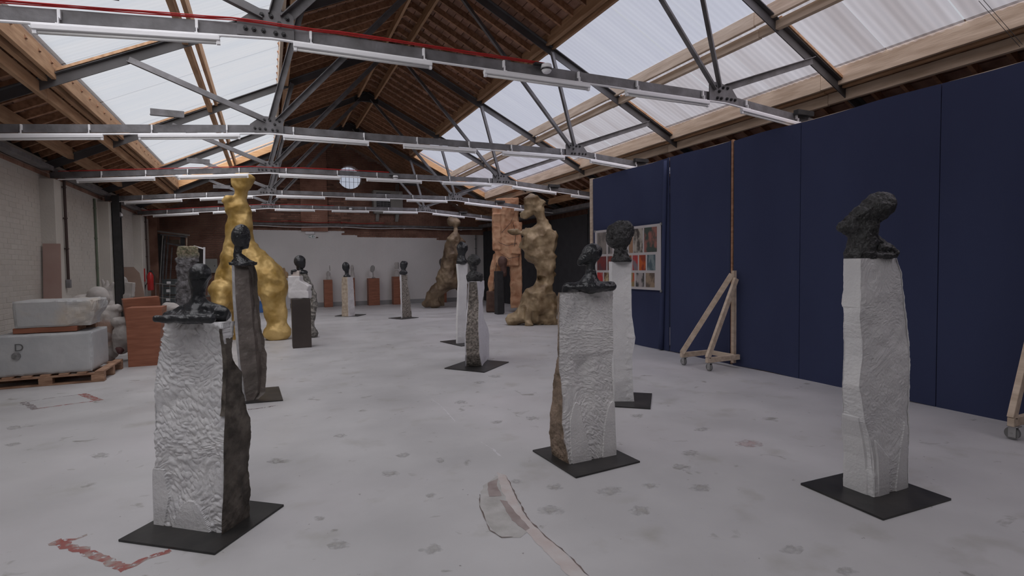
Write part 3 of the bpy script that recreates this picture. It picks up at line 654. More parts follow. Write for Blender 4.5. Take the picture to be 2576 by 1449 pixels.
for k, Y in enumerate(TY):
    t = truss(k, Y)
    # conduit with white drop brackets
    cn = thing('lighting_conduit', 'white conduit on small brackets along the tie of the %s roof truss' % ordn[k], 'conduit', (RX, Y - .07, 3.3), 'conduits under the roof trusses')
    xs = [-3.2, G1[0], G2[0], 8.3]; mk('pipe', G().tube([(x, Y - .075, tie_z(x) - .035) for x in xs], .011, 8), white_metal, cn)
    b0 = None
    for x in (-2.6, -1.95, -1.3, -.45, .38, 1.35, 2.15, 3.0, 3.75, 4.7, 5.4, 6.3, 7.1):
        z = tie_z(x)
        if b0 is None: b0 = mk('hanger', G().box(x - .010, Y - .04, z + .025, x + .010, Y - .012, z + .092, .002).box(x - .004, Y - .06, z - .03, x + .004, Y - .035, z + .03).box(x - .010, Y - .085, z - .03, x + .010, Y - .05, z - .022), white_metal, cn, at=(x, Y - .07, z))
        else: copy_to(b0, cn, np.array((x, Y - .07, z)) - origin(cn))
    for i, (a, b) in enumerate(spans):
        if (k == 0 and i in (0, 6)) or (k == 1 and i == 6): continue
        za, zb = tie_z(a) - .075, tie_z(b) - .075; P, Q = np.array((a, Y - .08, za)), np.array((b, Y - .08, zb))
        l_ = thing('strip_light', 'unlit white strip light, %s one under the %s roof truss' % (wch[i], ordn[k]), 'light', ((a + b) / 2, Y - .08, (za + zb) / 2), 'fluorescent strip lights under the trusses')
        d = (Q - P) / np.linalg.norm(Q - P); up = np.cross(d, (0, 1, 0)); up = up if up[2] > 0 else -up
        mk('housing', G().bar(P + up * .012, Q + up * .012, .05, .036, up=up, b=.004), white_metal, l_)
        mk('tube', G().tube([P + d * .03 - up * .022, Q - d * .03 - up * .022], .011, 10), tube_glass, l_, smooth=True)
        g = G()
        for e in (P + d * .014, Q - d * .014): g.bar(e - d * .012 - up * .018, e + d * .012 - up * .018, .03, .03, up=up)
        mk('lamp_holder', g, white_metal, l_)
    if k in (0, 2, 4):
        rr = random.Random(k); xs = np.arange(-3.2, 2.8 if k == 0 else 2.5 if k == 2 else 2.2, .2)
        g = G()
        for j in range(3 if k == 0 else 2):
            g.tube([(x, Y - .028 - j * .006 - .045 * math.exp(-((x - .02) / .3) ** 4), tie_z(x) + .108 + j * .007 + rr.uniform(-.003, .003) - (.035 * math.exp(-((x - .15) / .3) ** 2))) for x in xs], .0045, 6)
        tag(mk('red_cable', g, red_cable, None), 'red cables running along the top of the %s tie beam' % ordn[k], 'cable', 'red cables on the trusses')
for (px, py, Y, lab) in ((1375, 178, TY[0], 'white smoke detector on the nearest roof truss'), (995, 449, TY[2], 'white smoke detector on the third roof truss'), (882, 528, TY[4], 'small white smoke detector on the farthest roof truss, left of the air unit')):
    p = onY(px, py, Y - .1); t = thing('smoke_detector', lab, 'detector', p, 'smoke detectors')
    mk('detector_base', G().tube([p + [0, 0, .025], p + [0, 0, .06]], [.058, .05], 20), white_metal, t, smooth=False); mk('sensor_dome', G().tube([p + [0, 0, .024], p + [0, 0, .0], p + [0, 0, -.02], p + [0, 0, -.03]], [.052, .05, .036, .012], 20), white_metal, t)
    mk('vent_slot', G().tube([p + [0, 0, .02], p + [0, 0, .005]], [.0535, .0525], 20).box(p[0] - .12, Y - .09, p[2] + .06, p[0] + .06, Y - .03, p[2] + .075), black_steel, t)

# ================================================================ BLUE FLATS ON THE RIGHT
XB = 6.0; HB = 3.19
def flat_(label, y0, y1, X, seams, ztop, loc):
    t = thing('studio_flat', label, 'partition', (X, y0, 0), 'blue cloth covered flats')
    ys = [y0] + seams + [y1]
    for a, b in zip(ys, ys[1:]):
        n = int((b - a) / .025); g = G()
        zs = [.004, .6, 1.2, 1.8, 2.4, ztop]
        for i in range(n + 1):
            y = a + .004 + (b - a - .008) * i / n
            for z in zs: g.v.append((X + .006 * math.sin(y * 3.1 + z * .4) + .004 * math.sin(y * 9 + z) - (.022 * math.exp(-((y - a) / .04) ** 2) if loc else 0), y, z + .008 * math.sin(y * 4)))
        m0 = len(g.v); g.v += [(x + .02, y, z) for x, y, z in g.v]; k = len(zs)
        for i in range(n):
            for j in range(k - 1):
                q = (i * k + j, i * k + j + 1, (i + 1) * k + j + 1, (i + 1) * k + j); g.f.append(q); g.f.append(tuple(m0 + w_ for w_ in q[::-1]))
            for j in (0, k - 1): g.f.append((i * k + j, (i + 1) * k + j, m0 + (i + 1) * k + j, m0 + i * k + j))
        for i in (0, n):
            for j in range(k - 1): g.f.append((i * k + j, i * k + j + 1, m0 + i * k + j + 1, m0 + i * k + j))
        o = mk('cloth_panel', g, blue_paint, t, smooth=False)
    mk('timber_frame', G().box(X + .03, y0, .02, X + .09, y0 + .05, ztop).box(X + .03, y1 - .05, .02, X + .09, y1, ztop).box(X + .025, y0, ztop - .045, X + .10, y1, ztop + .006).box(X + .03, y0, .02, X + .09, y1, .10), pale_wood, t)
    return t
flat_('large blue cloth flat on the right, behind the right-hand bust, seams down its face', -1.2, 5.60, XB, [.9, 3.05, 4.56], HB - .02, 0)
fa = flat_('farther blue cloth flat, the one with the picture sheet pinned on it', 5.66, 9.22, XB + .03, [6.95], HB, 1)
mk('edge_batten', G().box(XB - .005, 9.22, .02, XB + .10, 9.30, HB + .01, .003), pale_wood, fa)
mk('cloth_fold', G().tube([(XB - .0, 7.02 + .12 * (1 - z / 3), z) for z in np.linspace(.02, 3.15, 12)], [.045 - .012 * z / 3 for z in np.linspace(0, 3.15, 12)], 10), blue_paint, fa, smooth=True)
mk('edge_post', G().box(XB - .005, 5.61, .02, XB + .03, 5.64, HB), dark_wood, fa)
# picture sheet
def pbox(px): return onX(px[0], px[1], XB - .02)
pc = [pbox(q) for q in ((1497, 581), (1668, 562), (1663, 735), (1502, 718))]
sheet_t = thing('picture_sheet', 'large white sheet with rows of small colour pictures clipped on the blue flat', 'poster', pc[3])
Yl, Yr, Zb, Zt = (pc[0][1] + pc[3][1]) / 2, (pc[1][1] + pc[2][1]) / 2, (pc[2][2] + pc[3][2]) / 2, (pc[0][2] + pc[1][2]) / 2
XP = XB - .045
paper = mat('poster_paper', (.50, .47, .47), (.53, .5, .5), rough=.6)
mk('paper', G().box(XP, Yr, Zb, XP + .004, Yl, Zt), paper, sheet_t)
pics = [(.04, .20, .04, .42, (.16, .14, .13), (.26, .23, .21)), (.23, .30, .04, .42, (.30, .26, .25), (.1, .1, .1)), (.56, .62, .1, .42, (.35, .2, .12), (.3, .26, .22)), (.63, .76, .04, .42, (.07, .06, .055), (.42, .38, .33)), (.78, .95, .04, .42, (.05, .07, .06), (.30, .12, .1)),
        (.04, .20, .46, .70, (.18, .03, .03), (.10, .04, .05)), (.22, .30, .46, .70, (.22, .05, .04), (.12, .1, .09)), (.50, .60, .46, .70, (.30, .09, .04), (.16, .10, .08)), (.615, .69, .46, .70, (.42, .04, .04), (.20, .17, .19)), (.71, .80, .46, .70, (.50, .10, .02), (.25, .04, .02)), (.82, .93, .46, .70, (.07, .11, .13), (.2, .25, .26)),
        (.04, .14, .74, .96, (.42, .03, .03), (.3, .2, .2)), (.16, .30, .74, .96, (.12, .05, .03), (.5, .42, .25)), (.52, .64, .74, .96, (.5, .08, .04), (.3, .22, .1)), (.66, .78, .74, .96, (.36, .32, .31), (.05, .05, .05)), (.80, .92, .74, .96, (.12, .09, .07), (.3, .22, .15))]
for i, (a, b, c, d, c1, c2) in enumerate(pics):
    o = mk('picture', G().box(XP - .002, Yl + (Yr - Yl) * b, Zt + (Zb - Zt) * d, XP - .0002, Yl + (Yr - Yl) * a, Zt + (Zb - Zt) * c), mat('picture_print_%d' % i, c1, c2, rough=.5, scale=9, stretch=(1, 1, .6), lo=.45, hi=.58, detail=3), sheet_t)
for y, z in ((Yl, Zt), (Yr, Zt), (Yr, Zb), (Yl, Zb)): mk('clip', G().box(XP - .012, y - .02, z - .03, XP + .01, y + .012, z + .012), zinc, sheet_t)
# wheeled A-frame braces
def caster(t, p):
    p = np.array(p, float); par = mk('caster', G().box(p[0] - .035, p[1] - .035, p[2] - .008, p[0] + .035, p[1] + .035, p[2]).box(p[0] - .022, p[1] - .02, p[2] - .095, p[0] - .018, p[1] + .03, p[2] - .006).box(p[0] + .018, p[1] - .02, p[2] - .095, p[0] + .022, p[1] + .03, p[2] - .006), zinc, t, at=p)
    w = p + [0, .01, -(p[2] - .052)]; mk('wheel', G().tube([w - [.014, 0, 0], w + [.014, 0, 0]], .050, 20), rubber, par, at=w)
    mk('axle', G().tube([w - [.025, 0, 0], w + [.025, 0, 0]], .009, 10), zinc, par, at=w)
def aframe(label, y, xw, x0, ztop, y2=None):
    t = thing('wheeled_brace', label, 'brace', (x0, y, 0), 'wheeled timber braces')
    z = .15; y2 = y + .42 if y2 is None else y2
    for yy in (y, y2):
        mk('bottom_rail', G().bar((x0, yy, z), (xw, yy, z), .045, .07, b=.003), pale_wood, t); mk('diagonal', G().bar((x0 + .02, yy, z + .03), (xw - .06, yy - (yy - y) * .85, ztop - (.06 if yy == y else 0)), .045, .07, b=.003), pale_wood, t)
    mk('cross_rail', G().bar((xw - .07, y, z + .005), (xw - .07, y2, z + .005), .045, .06), pale_wood, t)
    mk('upright', G().bar((xw - .035, y + .06, .06), (xw - .035, y + .06, ztop + .05), .05, .045, up=(0, 1, 0)), pale_wood, t)
    caster(t, (x0 + .06, y, z - .035)); caster(t, (x0 + .06, y2, z - .035))
    return t
pA = fl(1780, 935); pB = fl(1745, 920)
aframe('timber A-frame brace on casters standing at the joint of the two blue flats', pA[1] + .02, 5.93, pA[0], 1.30, pB[1] + .1)
pC = fl(2550, 1100)
aframe('timber A-frame brace on casters at the right edge of the picture', pC[1] - .03, 5.93, pC[0] - .13, 1.36, pC[1] - .45)

# black boards standing along the right beyond the flats
for i, (a, b) in enumerate(((9.0, 11.0), (11.03, 13.1), (13.13, 15.4), (15.43, 18.2), (18.23, 21.3))):
    tag(mk('black_board', G().box(8.38, a, 0, 8.42, b, 2.92 + (.12 if i < 2 else 0), .003), black_board, None), '%s tall black board against the right wall, beyond the blue flats' % ['first', 'second', 'third', 'fourth', 'farthest'][i], 'board', 'black boards on the right wall')

# ================================================================ SCULPTURES
def sculpture(label, loc, group='sculptures on steel plates'): return thing('sculpture', label, 'sculpture', loc, group)
chm = marble()
two = mat_attr('marble_and_crust', (.60, .595, .61), (.05, .042, .035), (.8, .75), 7, .3, 50, (.70, .695, .70), (.15, .13, .11))
two_brown = mat_attr('marble_brown_edge', (.62, .61, .61), (.13, .095, .065), (.8, .8), 6, .3, 60, (.72, .71, .70), (.27, .20, .15))
slate = mat_attr('dark_stone', (.075, .062, .052), (.34, .33, .34), (.5, .35), 5, .5, 30, (.16, .135, .12), (.5, .5, .52), spec=.6)
speck = mat_attr('speckled_stone', (.60, .59, .62), (.10, .09, .078), (.8, .85), 20, .4, 70, (.66, .65, .68), (.36, .32, .28))
tan = mat_attr('tan_stone', (.52, .50, .51), (.34, .27, .20), (.8, .85), 9, .4, 40, (.60, .58, .58), (.50, .42, .33))
def bl(S_, k): return (S_ == k).astype(float)

# 1 -- front left
s1 = sculpture('black long-necked bust on a chiselled white marble block with dark crust, front left', fl(560, 1350))
plate(s1, [fl(*q)[:2] for q in ((540, 1397), (714, 1274))][0:2] + [(-.43, 3.89), fl(298, 1363)[:2]])
rows1 = [(812, 412, 561, 591), (833, 409, 559, 590), (880, 402, 567, 583), (905, 397, 569, 586), (945, 391, 569, 606), (972, 389, 568, 610), (1027, 387, 567, 619), (1075, 386, 564, 630), (1116, 388, 562, 633), (1170, 393, 563, 628), (1205, 384, 563, 629), (1246, 384, 562, 633), (1301, 386, 558, 632), (1350, 388, 557, 632)]
def m1(S_, U, v, P):
    m_ = bl(S_, 1) + bl(S_, 2) + bl(S_, 3); e = nz(P, 9, 3)
    hole = (S_ == 0) & (U > .90 + .05 * e) & (v > .55) & (v < .97); white = (S_ == 1) & (v > .93 + .03 * e) | ((S_ == 1) & (U < .28 + .1 * e) & (v > .9))
    m_ = np.where(white, 0, m_); return np.where(hole & (U > .93), 1, m_)
def d1(S_, U, v, P, mk_):
    c = chisel(P, .8, 1, .15, (.77, -.64))
    smooth = ((S_ == 0) & (U < .24 - .6 * np.abs(v - .14)) & (v < .27)) | ((S_ == 0) & (v < .135 - 1.1 * (U - .55) ** 2 * 1.6))
    ed = 1 - np.exp(-((U / .06) ** 2)) * .4
    w = np.where(smooth, .0, 1.0)
    o = np.where(mk_ > .5, .016 * nz(P, 7, 8) + .006 * nz(P, 30, 2), w * (.0115 * c - .012 + .012 * nz(P, 5, 4)))
    o = o - .012 * np.exp(-((U - 1) / .03) ** 2) * (1 - mk_)
    return o
b1 = block(fl(557, 1350), (-.77, .64), (.64, .77), rows1, .0042, d1, m1)
mk_block('stone_block', b1, two, s1)
D1 = depth(b1.cen)
mk('bust', carve(D1, [e_(503, 690, 26, 29, 28), e_(520, 690, 10, 13, 15, 0, -.02), e_(499, 706, 21, 24, 23), c_(499, 715, 17, 498, 760, 16), c_(498, 758, 17, 497, 796, 44), c_(500, 764, 15, 554, 784, 17), c_(497, 766, 15, 440, 789, 14), e_(494, 795, 84, 16, 40), c_(424, 795, 13, 562, 795, 15), c_(424, 796, 11, 500, 800, 14, .12, .2), c_(430, 797, 10, 560, 797, 12, -.12, -.12), c_(548, 782, 11, 570, 784, 11, -.02, -.02)], k=9, h=1.8, rough=2.6, rs=18, facet=3, cut=b1.top - .006), bronze_black, s1, True)

# 2 -- dark stone behind it
s2 = sculpture('black head looking right on a tall dark brown stone, in front of the gold figure', fl(640, 1005))
plate(s2, [(-.62, 6.42), (.11, 6.34), (.08, 7.1), (-.60, 7.15)])
rows2 = [(667, 583, 590, 644), (710, 584, 592, 647), (750, 585, 594, 651), (806, 589, 598, 657), (861, 594, 601, 664), (916, 599, 605, 667), (945, 601, 610, 668), (971, 603, 614, 669), (995, 606, 618, 666), (1012, 610, 620, 650)]
b2 = block(fl(620, 1012), (-.75, .66), (.95, .30), rows2, .011, lambda S_, U, v, P, m_: np.where(S_ == 0, 0, .028 * nz(P, 4, 5) + .014 * nz(P, 12, 6)) - .22 * (np.clip(U - .62, 0, 1)) * (S_ == 1) + .0, lambda S_, U, v, P: bl(S_, 0))
mk_block('stone_block', b2, slate, s2)
D2 = depth(b2.cen)
mk('bust', carve(D2, [e_(606, 594, 21, 30, 26, 8), e_(613, 613, 12, 15, 16, 20), e_(625, 603, 3.5, 7, 6, 0), e_(619, 621, 6, 5, 8), c_(600, 622, 10, 597, 645, 9), c_(598, 640, 9, 611, 668, 25), c_(594, 660, 11, 632, 664, 9), b_(612, 663, 28, 4, 18)], k=4, h=1.2, rough=1.0, rs=6, fine=2.2, fs=4, cut=b2.top - .006), bronze_black, s2, True)

# 3 -- middle
s3 = sculpture('black bust with tilted head on a rippled white marble block, middle right', fl(1430, 1172))
cs = [fl(1340, 1136)[:2], fl(1449, 1204)[:2], fl(1610, 1164)[:2]]; plate(s3, [cs[0], cs[1], cs[2], cs[0] + cs[2] - cs[1]])
rows3 = [(736, 1404, 1408, 1545), (796, 1401, 1406, 1543), (835, 1403, 1405, 1543), (896, 1403, 1405, 1544), (935, 1396, 1407, 1543), (970, 1391, 1412, 1544), (1008, 1389, 1416, 1547), (1066, 1384, 1414, 1549), (1105, 1384, 1421, 1550), (1144, 1387, 1428, 1552), (1172, 1389, 1433, 1552)]
def d3(S_, U, v, P, m_):
    c = chisel(P, 1.15, 5, 0.05); e = nz(P, 8, 2)
    s_ = ((S_ == 1) & (v < .36 - 9 * (U - .26) ** 2 + .02 * e)) | ((S_ == 1) & (U > .68 + .04 * e) & (v < .33 - 5 * (.95 - U) ** 2))
    gr = .035 * np.exp(-((U - .42 - .1 * (v - .6)) / .12) ** 2) * np.clip((v - .25) * 3, 0, 1) * (1 - np.clip((v - .85) * 6, 0, 1))
    o = np.where(s_, 0, .0085 * c - .012) - gr * (S_ == 1)
    return np.where(m_ > .5, .012 * nz(P, 10, 3) + .006 * nz(P, 35, 3), o)
b3 = block(fl(1433, 1173), (-.05, 1), (1, .03), rows3, .0045, d3, lambda S_, U, v, P: bl(S_, 0))
mk_block('stone_block', b3, two_brown, s3)
D3 = depth(b3.cen)
mk('bust', carve(D3, [e_(1489, 637, 27, 24, 25, -35), e_(1470, 652, 18, 14, 18, -40), e_(1458, 661, 6, 8, 9), c_(1486, 655, 12, 1486, 692, 12), c_(1486, 690, 14, 1484, 712, 28), c_(1428, 723, 10, 1537, 720, 13), e_(1484, 721, 64, 13, 30), c_(1428, 722, 10, 1420, 731, 8)], k=7, h=1.6, rough=1.2, rs=7, fine=2.0, fs=4.5, seed=3, cut=b3.top - .03), bronze_black, s3, True)

# 4 -- right
s4 = sculpture('rough black bust looking up left on a smooth white marble pillar, far right', fl(2200, 1258))
cs = [fl(2014, 1220)[:2], fl(2222, 1310)[:2], fl(2393, 1259)[:2]]; plate(s4, [cs[0], cs[1], cs[2], cs[0] + cs[2] - cs[1]])
rows4 = [(650, 2120, 2167, 2262), (692, 2118, 2168, 2274), (730, 2119, 2167, 2277), (767, 2114, 2166, 2284), (792, 2118, 2164, 2287), (823, 2116, 2166, 2290), (854, 2116, 2170, 2292), (900, 2116, 2170, 2293), (973, 2113, 2163, 2293), (1066, 2113, 2178, 2293), (1110, 2115, 2190, 2291), (1160, 2118, 2198, 2288), (1200, 2118, 2200, 2287), (1258, 2118, 2200, 2287)]
def d4(S_, U, v, P, m_):
    e = nz(P, 7, 2); c = chisel(P, 1.3, 9)
    s_ = ((S_ == 1) & (v < .30 - 1.2 * np.abs(U - .85) + .02 * e) & (U > .62)) | ((S_ == 1) & (U < .42) & (U > .12) & (v < .28 - .3 * U)) | ((S_ == 0) & (U < .75 + .05 * e) & (v < .34)) | ((S_ == 0) & (v > .8))
    o = np.where(s_, .0, .0026 * c - .006 + .014 * nz(P, 4, 6) + .004 * nz(P, 14, 3))
    return o - .012 * np.exp(-((np.minimum(U, 1 - U)) / .05) ** 2) * (.5 + .5 * nz(P, 20, 1))
b4 = block(fl(2200, 1258), (0, 1), (1, 0), rows4, .005, d4, lambda S_, U, v, P: 0 * U)
mk_block('stone_block', b4, chm, s4)
D4 = depth(b4.cen)
mk('bust', carve(D4, [e_(2207, 521, 46, 36, 38, -30), e_(2170, 540, 30, 26, 28, -35), e_(2143, 556, 22, 19, 20, -30), e_(2120, 568, 13, 14, 13), e_(2112, 572, 7, 10, 9), e_(2136, 573, 24, 20, 20), e_(2152, 578, 24, 24, 24), e_(2216, 626, 28, 13, 20), e_(2182, 552, 26, 26, 26), c_(2178, 570, 30, 2170, 605, 31), c_(2170, 605, 31, 2163, 640, 36), c_(2196, 602, 16, 2242, 632, 13), c_(2142, 643, 12, 2248, 638, 13), e_(2188, 643, 66, 12, 30)], k=7, h=2.0, rough=2.6, rs=11, fine=4.0, fs=5, facet=2, seed=6, cut=b4.top - .006), black_rough, s4, True)

# 5 -- behind the middle one
s5 = sculpture('rough black head with big hair on slim white pillar before the picture sheet', fl(1590, 1013))
C5 = np.array([3.44, 4.25]); plate(s5, [C5, C5 + [.42, .49], C5 + [.42 - .46, .49 + .40], C5 + [-.46, .40]])
rows5 = [(658, 1532, 1540, 1589), (738, 1532, 1540, 1588), (796, 1533, 1541, 1590), (850, 1533, 1542, 1598), (869, 1533, 1542, 1596), (896, 1534, 1543, 1590), (950, 1535, 1545, 1592), (1013, 1536, 1546, 1595)]
b5 = block(fl(1546, 1013), (-.5, .8), (.85, -.42), rows5, .009, lambda S_, U, v, P, m_: .008 * nz(P, 8, 3) + .005 * nz(P, 30, 3) * (U > .6), lambda S_, U, v, P: 0 * U)
mk_block('stone_block', b5, chm, s5)
D5 = depth(b5.cen)
mk('bust', carve(D5, [e_(1557, 592, 33, 34, 30), e_(1570, 575, 24, 22, 22), e_(1585, 583, 9, 14, 12, 0), e_(1545, 608, 18, 16, 20), c_(1562, 622, 15, 1560, 640, 15), c_(1560, 640, 17, 1562, 652, 22), c_(1572, 635, 6, 1584, 658, 5, -.03, -.02), e_(1562, 654, 25, 8, 20)], k=6, h=1.6, rough=4.0, rs=9, fine=3.0, fs=5, seed=8, cut=b5.top - .006), black_rough, s5, True)

# 6, 7 -- pair left of the middle
s6 = sculpture('curly black head on a narrow block half speckled grey half white, centre of the hall', fl(1212, 923))
cs = [fl(1118, 928)[:2], fl(1218, 938)[:2], fl(1280, 912)[:2]]; plate(s6, [cs[0], cs[1], cs[2], cs[0] + cs[2] - cs[1]])
rows6 = [(709, 1178, 1200, 1218), (728, 1177, 1202, 1219), (761, 1175, 1205, 1214), (808, 1172, 1204, 1217), (843, 1168, 1205, 1228), (866, 1169, 1206, 1231), (892, 1170, 1207, 1231), (923, 1170, 1212, 1231)]
b6 = block(fl(1212, 923), (-.93, .35), (.5, .85), rows6, .010, lambda S_, U, v, P, m_: np.where(m_ > .5, .014 * nz(P, 12, 3) + .01 * nz(P, 40, 2), .006 * nz(P, 9, 5)), lambda S_, U, v, P: ((S_ == 0) & (U > .08)).astype(float))
mk_block('stone_block', b6, speck, s6)
D6 = depth(b6.cen)
mk('bust', carve(D6, [e_(1192, 655, 17, 16, 15), c_(1189, 668, 8, 1191, 684, 8), e_(1194, 695, 22, 13, 13), c_(1180, 702, 7, 1208, 703, 7)], k=4, h=1.3, rough=2.2, rs=5, fine=2.4, fs=4, seed=5, cut=b6.top - .01), black_rough, s6, True)
s7 = sculpture('black profile bust on a slim white block, just left of the curly black head', fl(1168, 867))
cs = [fl(1107, 860)[:2], fl(1160, 872)[:2]]; dd = (cs[1] - cs[0]); nn_ = np.array([-dd[1], dd[0]]) * (.6 / np.linalg.norm(dd)); plate(s7, [cs[0], cs[1], cs[1] + nn_, cs[0] + nn_])
rows7 = [(664, 1147, 1152, 1177), (714, 1151, 1155, 1175), (760, 1149, 1153, 1174), (808, 1147, 1151, 1172), (865, 1147, 1151, 1171)]
b7 = block(fl(1151, 866), (-.4, .9), (.95, .2), rows7, .014, lambda S_, U, v, P, m_: .008 * nz(P, 8, 3), lambda S_, U, v, P: 0 * U)
mk_block('stone_block', b7, chm, s7)
mk('bust', carve(depth(b7.cen), [e_(1162, 625, 13, 17, 14, 0), e_(1173, 622, 4, 7, 6), c_(1161, 638, 9, 1161, 654, 11), e_(1162, 658, 14, 8, 13)], k=4, h=1.1, rough=1.5, rs=6, seed=5, cut=b7.top - .01), bronze_black, s7, True)

# 8, 9 -- two at the back
s8 = sculpture('small black head on a tan and white block, back of the hall, left', fl(876, 796))
pl = fl(842, 796); plate(s8, [pl[:2], pl[:2] + [.62, -.42], pl[:2] + [.95, .15], pl[:2] + [.33, .57]])
rows8 = [(697, 860, 874, 888), (730, 859, 876, 890), (760, 860, 876, 892), (796, 860, 877, 893)]
b8 = block(fl(877, 797), (-.8, .5), (.8, .6), rows8, .02, lambda S_, U, v, P, m_: .015 * nz(P, 8, 3), lambda S_, U, v, P: bl(S_, 0))
mk_block('stone_block', b8, tan, s8)
mk('bust', carve(depth(b8.cen), [e_(870, 671, 9, 12, 9, -5), c_(872, 680, 5, 873, 690, 4), e_(873, 695, 9, 5, 7)], k=3, h=.7, rough=.8, rs=4, cut=b8.top - .02), bronze_black, s8, True)
s9 = sculpture('small dark head on a flaring grey-brown block, back of the hall, right', fl(1012, 801))
pl = fl(1010, 804); plate(s9, [pl[:2], pl[:2] + [.55, .24], pl[:2] + [.30, .80], pl[:2] + [-.25, .56]])
rows9 = [(692, 1005, 1010, 1024), (715, 1006, 1011, 1025), (745, 1007, 1011, 1031), (775, 1008, 1012, 1034), (799, 1009, 1013, 1036)]
b9 = block(fl(1013, 800), (-.6, .8), (.95, .3), rows9, .02, lambda S_, U, v, P, m_: .015 * nz(P, 8, 3), lambda S_, U, v, P: bl(S_, 1) + bl(S_, 2))
mk_block('stone_block', b9, speck, s9)
mk('bust', carve(depth(b9.cen), [e_(1015, 667, 9, 11, 8), e_(1020, 663, 5, 6, 6), c_(1015, 676, 5, 1015, 682, 6), e_(1015, 686, 10, 6, 8)], k=3, h=.7, rough=1.2, rs=4, cut=b9.top - .02), bronze_black, s9, True)

# gold giant
sg = thing('gold_statue', 'towering gold kneeling figure with mushroom-shaped head, left of the hall', 'statue', fl(640, 856))
DG = depth(fl(705, 857)) + .35
mk('figure', carve(DG, [e_(611, 449, 31, 16, 26, 0), e_(610, 462, 24, 16, 20), c_(608, 470, 16, 605, 496, 10), c_(604, 498, 12, 604, 515, 20), e_(584, 504, 12, 10, 12, -30, -.15), c_(582, 510, 10, 588, 530, 16, -.12, -.1), e_(606, 540, 28, 40, 25), e_(603, 572, 33, 36, 28), e_(603, 610, 34, 34, 30), e_(600, 655, 43, 50, 40), e_(593, 705, 46, 55, 44), e_(580, 735, 33, 46, 34), c_(572, 730, 24, 580, 762, 20, -.3, -.4), c_(622, 640, 33, 672, 695, 42), e_(686, 715, 37, 42, 36), c_(692, 735, 30, 700, 785, 24, -.15, -.1), c_(700, 785, 24, 705, 825, 28, -.1, -.1), e_(704, 838, 34, 22, 30, 0, -.15), c_(645, 700, 34, 615, 740, 28), c_(588, 770, 15, 592, 850, 14, .1, .1), e_(594, 855, 20, 8, 26)], k=14, h=2.2, rough=5.5, rs=30, facet=5, fine=1.2, fs=9, cut=.0, seed=2), gold, sg, True)

# ochre bronze torso
so = thing('bronze_statue', 'ochre headless-looking torso figure with one pointing arm stub, right of the hall', 'statue', fl(1335, 824))
DO = depth(fl(1335, 820)) + .3
mk('figure', carve(DO, [e_(1336, 512, 24, 28, 24, 20), b_(1350, 516, 20, 20, 18, 25), e_(1326, 535, 22, 16, 20, -20), c_(1358, 530, 18, 1366, 565, 15), c_(1366, 565, 17, 1385, 600, 21), c_(1360, 578, 19, 1318, 588, 14), c_(1322, 588, 13, 1279, 582, 6), c_(1365, 590, 22, 1372, 690, 24), e_(1335, 612, 32, 30, 28), e_(1388, 612, 19, 32, 20), e_(1350, 640, 32, 25, 28), e_(1383, 655, 22, 32, 24), c_(1372, 670, 24, 1376, 705, 20), c_(1374, 700, 22, 1362, 740, 32), e_(1352, 758, 44, 42, 38), c_(1345, 770, 34, 1298, 798, 22), c_(1375, 760, 32, 1382, 800, 24), e_(1290, 806, 20, 15, 18), c_(1330, 780, 16, 1332, 812, 13, -.2, -.25), e_(1385, 808, 24, 18, 22), e_(1360, 800, 34, 20, 26)], k=5, h=1.8, rough=6, rs=24, facet=10, fine=1.5, fs=9, cut=.0, seed=12), bronze, so, True)

# brown walking figure
sb = thing('bronze_statue', 'dark brown striding figure with small head, against the far white wall', 'statue', fl(1090, 776))
DB = depth(fl(1085, 776)) + .2
mk('figure', carve(DB, [e_(1148, 559, 11, 12, 10), e_(1134, 557, 10, 13, 10), c_(1147, 570, 5, 1146, 586, 5), c_(1146, 585, 9, 1140, 605, 18), c_(1150, 603, 10, 1169, 608, 6), e_(1140, 630, 23, 32, 18), c_(1134, 645, 22, 1128, 690, 22), e_(1134, 705, 25, 24, 24), c_(1112, 690, 12, 1110, 700, 14), c_(1125, 712, 20, 1090, 738, 15), c_(1092, 736, 15, 1074, 760, 10), c_(1092, 740, 12, 1094, 764, 12), e_(1076, 765, 14, 9, 12), e_(1098, 767, 12, 8, 12), c_(1150, 712, 18, 1190, 760, 12, .3, .6), e_(1198, 770, 16, 9, 12, 0, .6)], k=6, h=1.5, rough=3.0, rs=12, facet=2.5, cut=.0, seed=22), brown_bronze, sb, True)

# pale cedar figure
sc_ = thing('wooden_statue', 'blocky orange carved cedar torso with two legs, behind the ochre figure', 'statue', fl(1275, 785))
DC = depth(fl(1262, 786)) + .25
mk('figure', carve(DC, [b_(1276, 520, 29, 20, 24), b_(1272, 575, 33, 55, 26, 0), b_(1250, 585, 11, 45, 20, 0, -.12), b_(1276, 630, 30, 40, 26), c_(1254, 650, 17, 1240, 715, 14), c_(1242, 705, 13, 1237, 732, 9), b_(1298, 700, 15, 75, 20, 0), b_(1300, 600, 12, 40, 22, 4, -.1)], k=3, h=1.7, rough=2.0, rs=14, facet=3, cut=.0, seed=32), cedar, sc_, False)
mk('stump', carve(DC, [b_(1240, 758, 16, 26, 18)], k=2, h=1.7, rough=1.5, rs=8, cut=0), mat('dark_stump', (.07, .035, .025), (.12, .07, .05), rough=.8), sc_)
for q in [((1300, 520), (1285, 560), (1262, 585)), ((1255, 610), (1275, 618), (1300, 612)), ((1262, 640), (1280, 650), (1306, 645)), ((1250, 660), (1243, 700), (1240, 725)), ((1290, 560), (1298, 590), (1294, 620))]:
    mk('drawn_line', G().tube([atD(x, y, DC - .42 if x < 1300 else DC - .40) for x, y in q], .007, 6), black_steel, sc_)
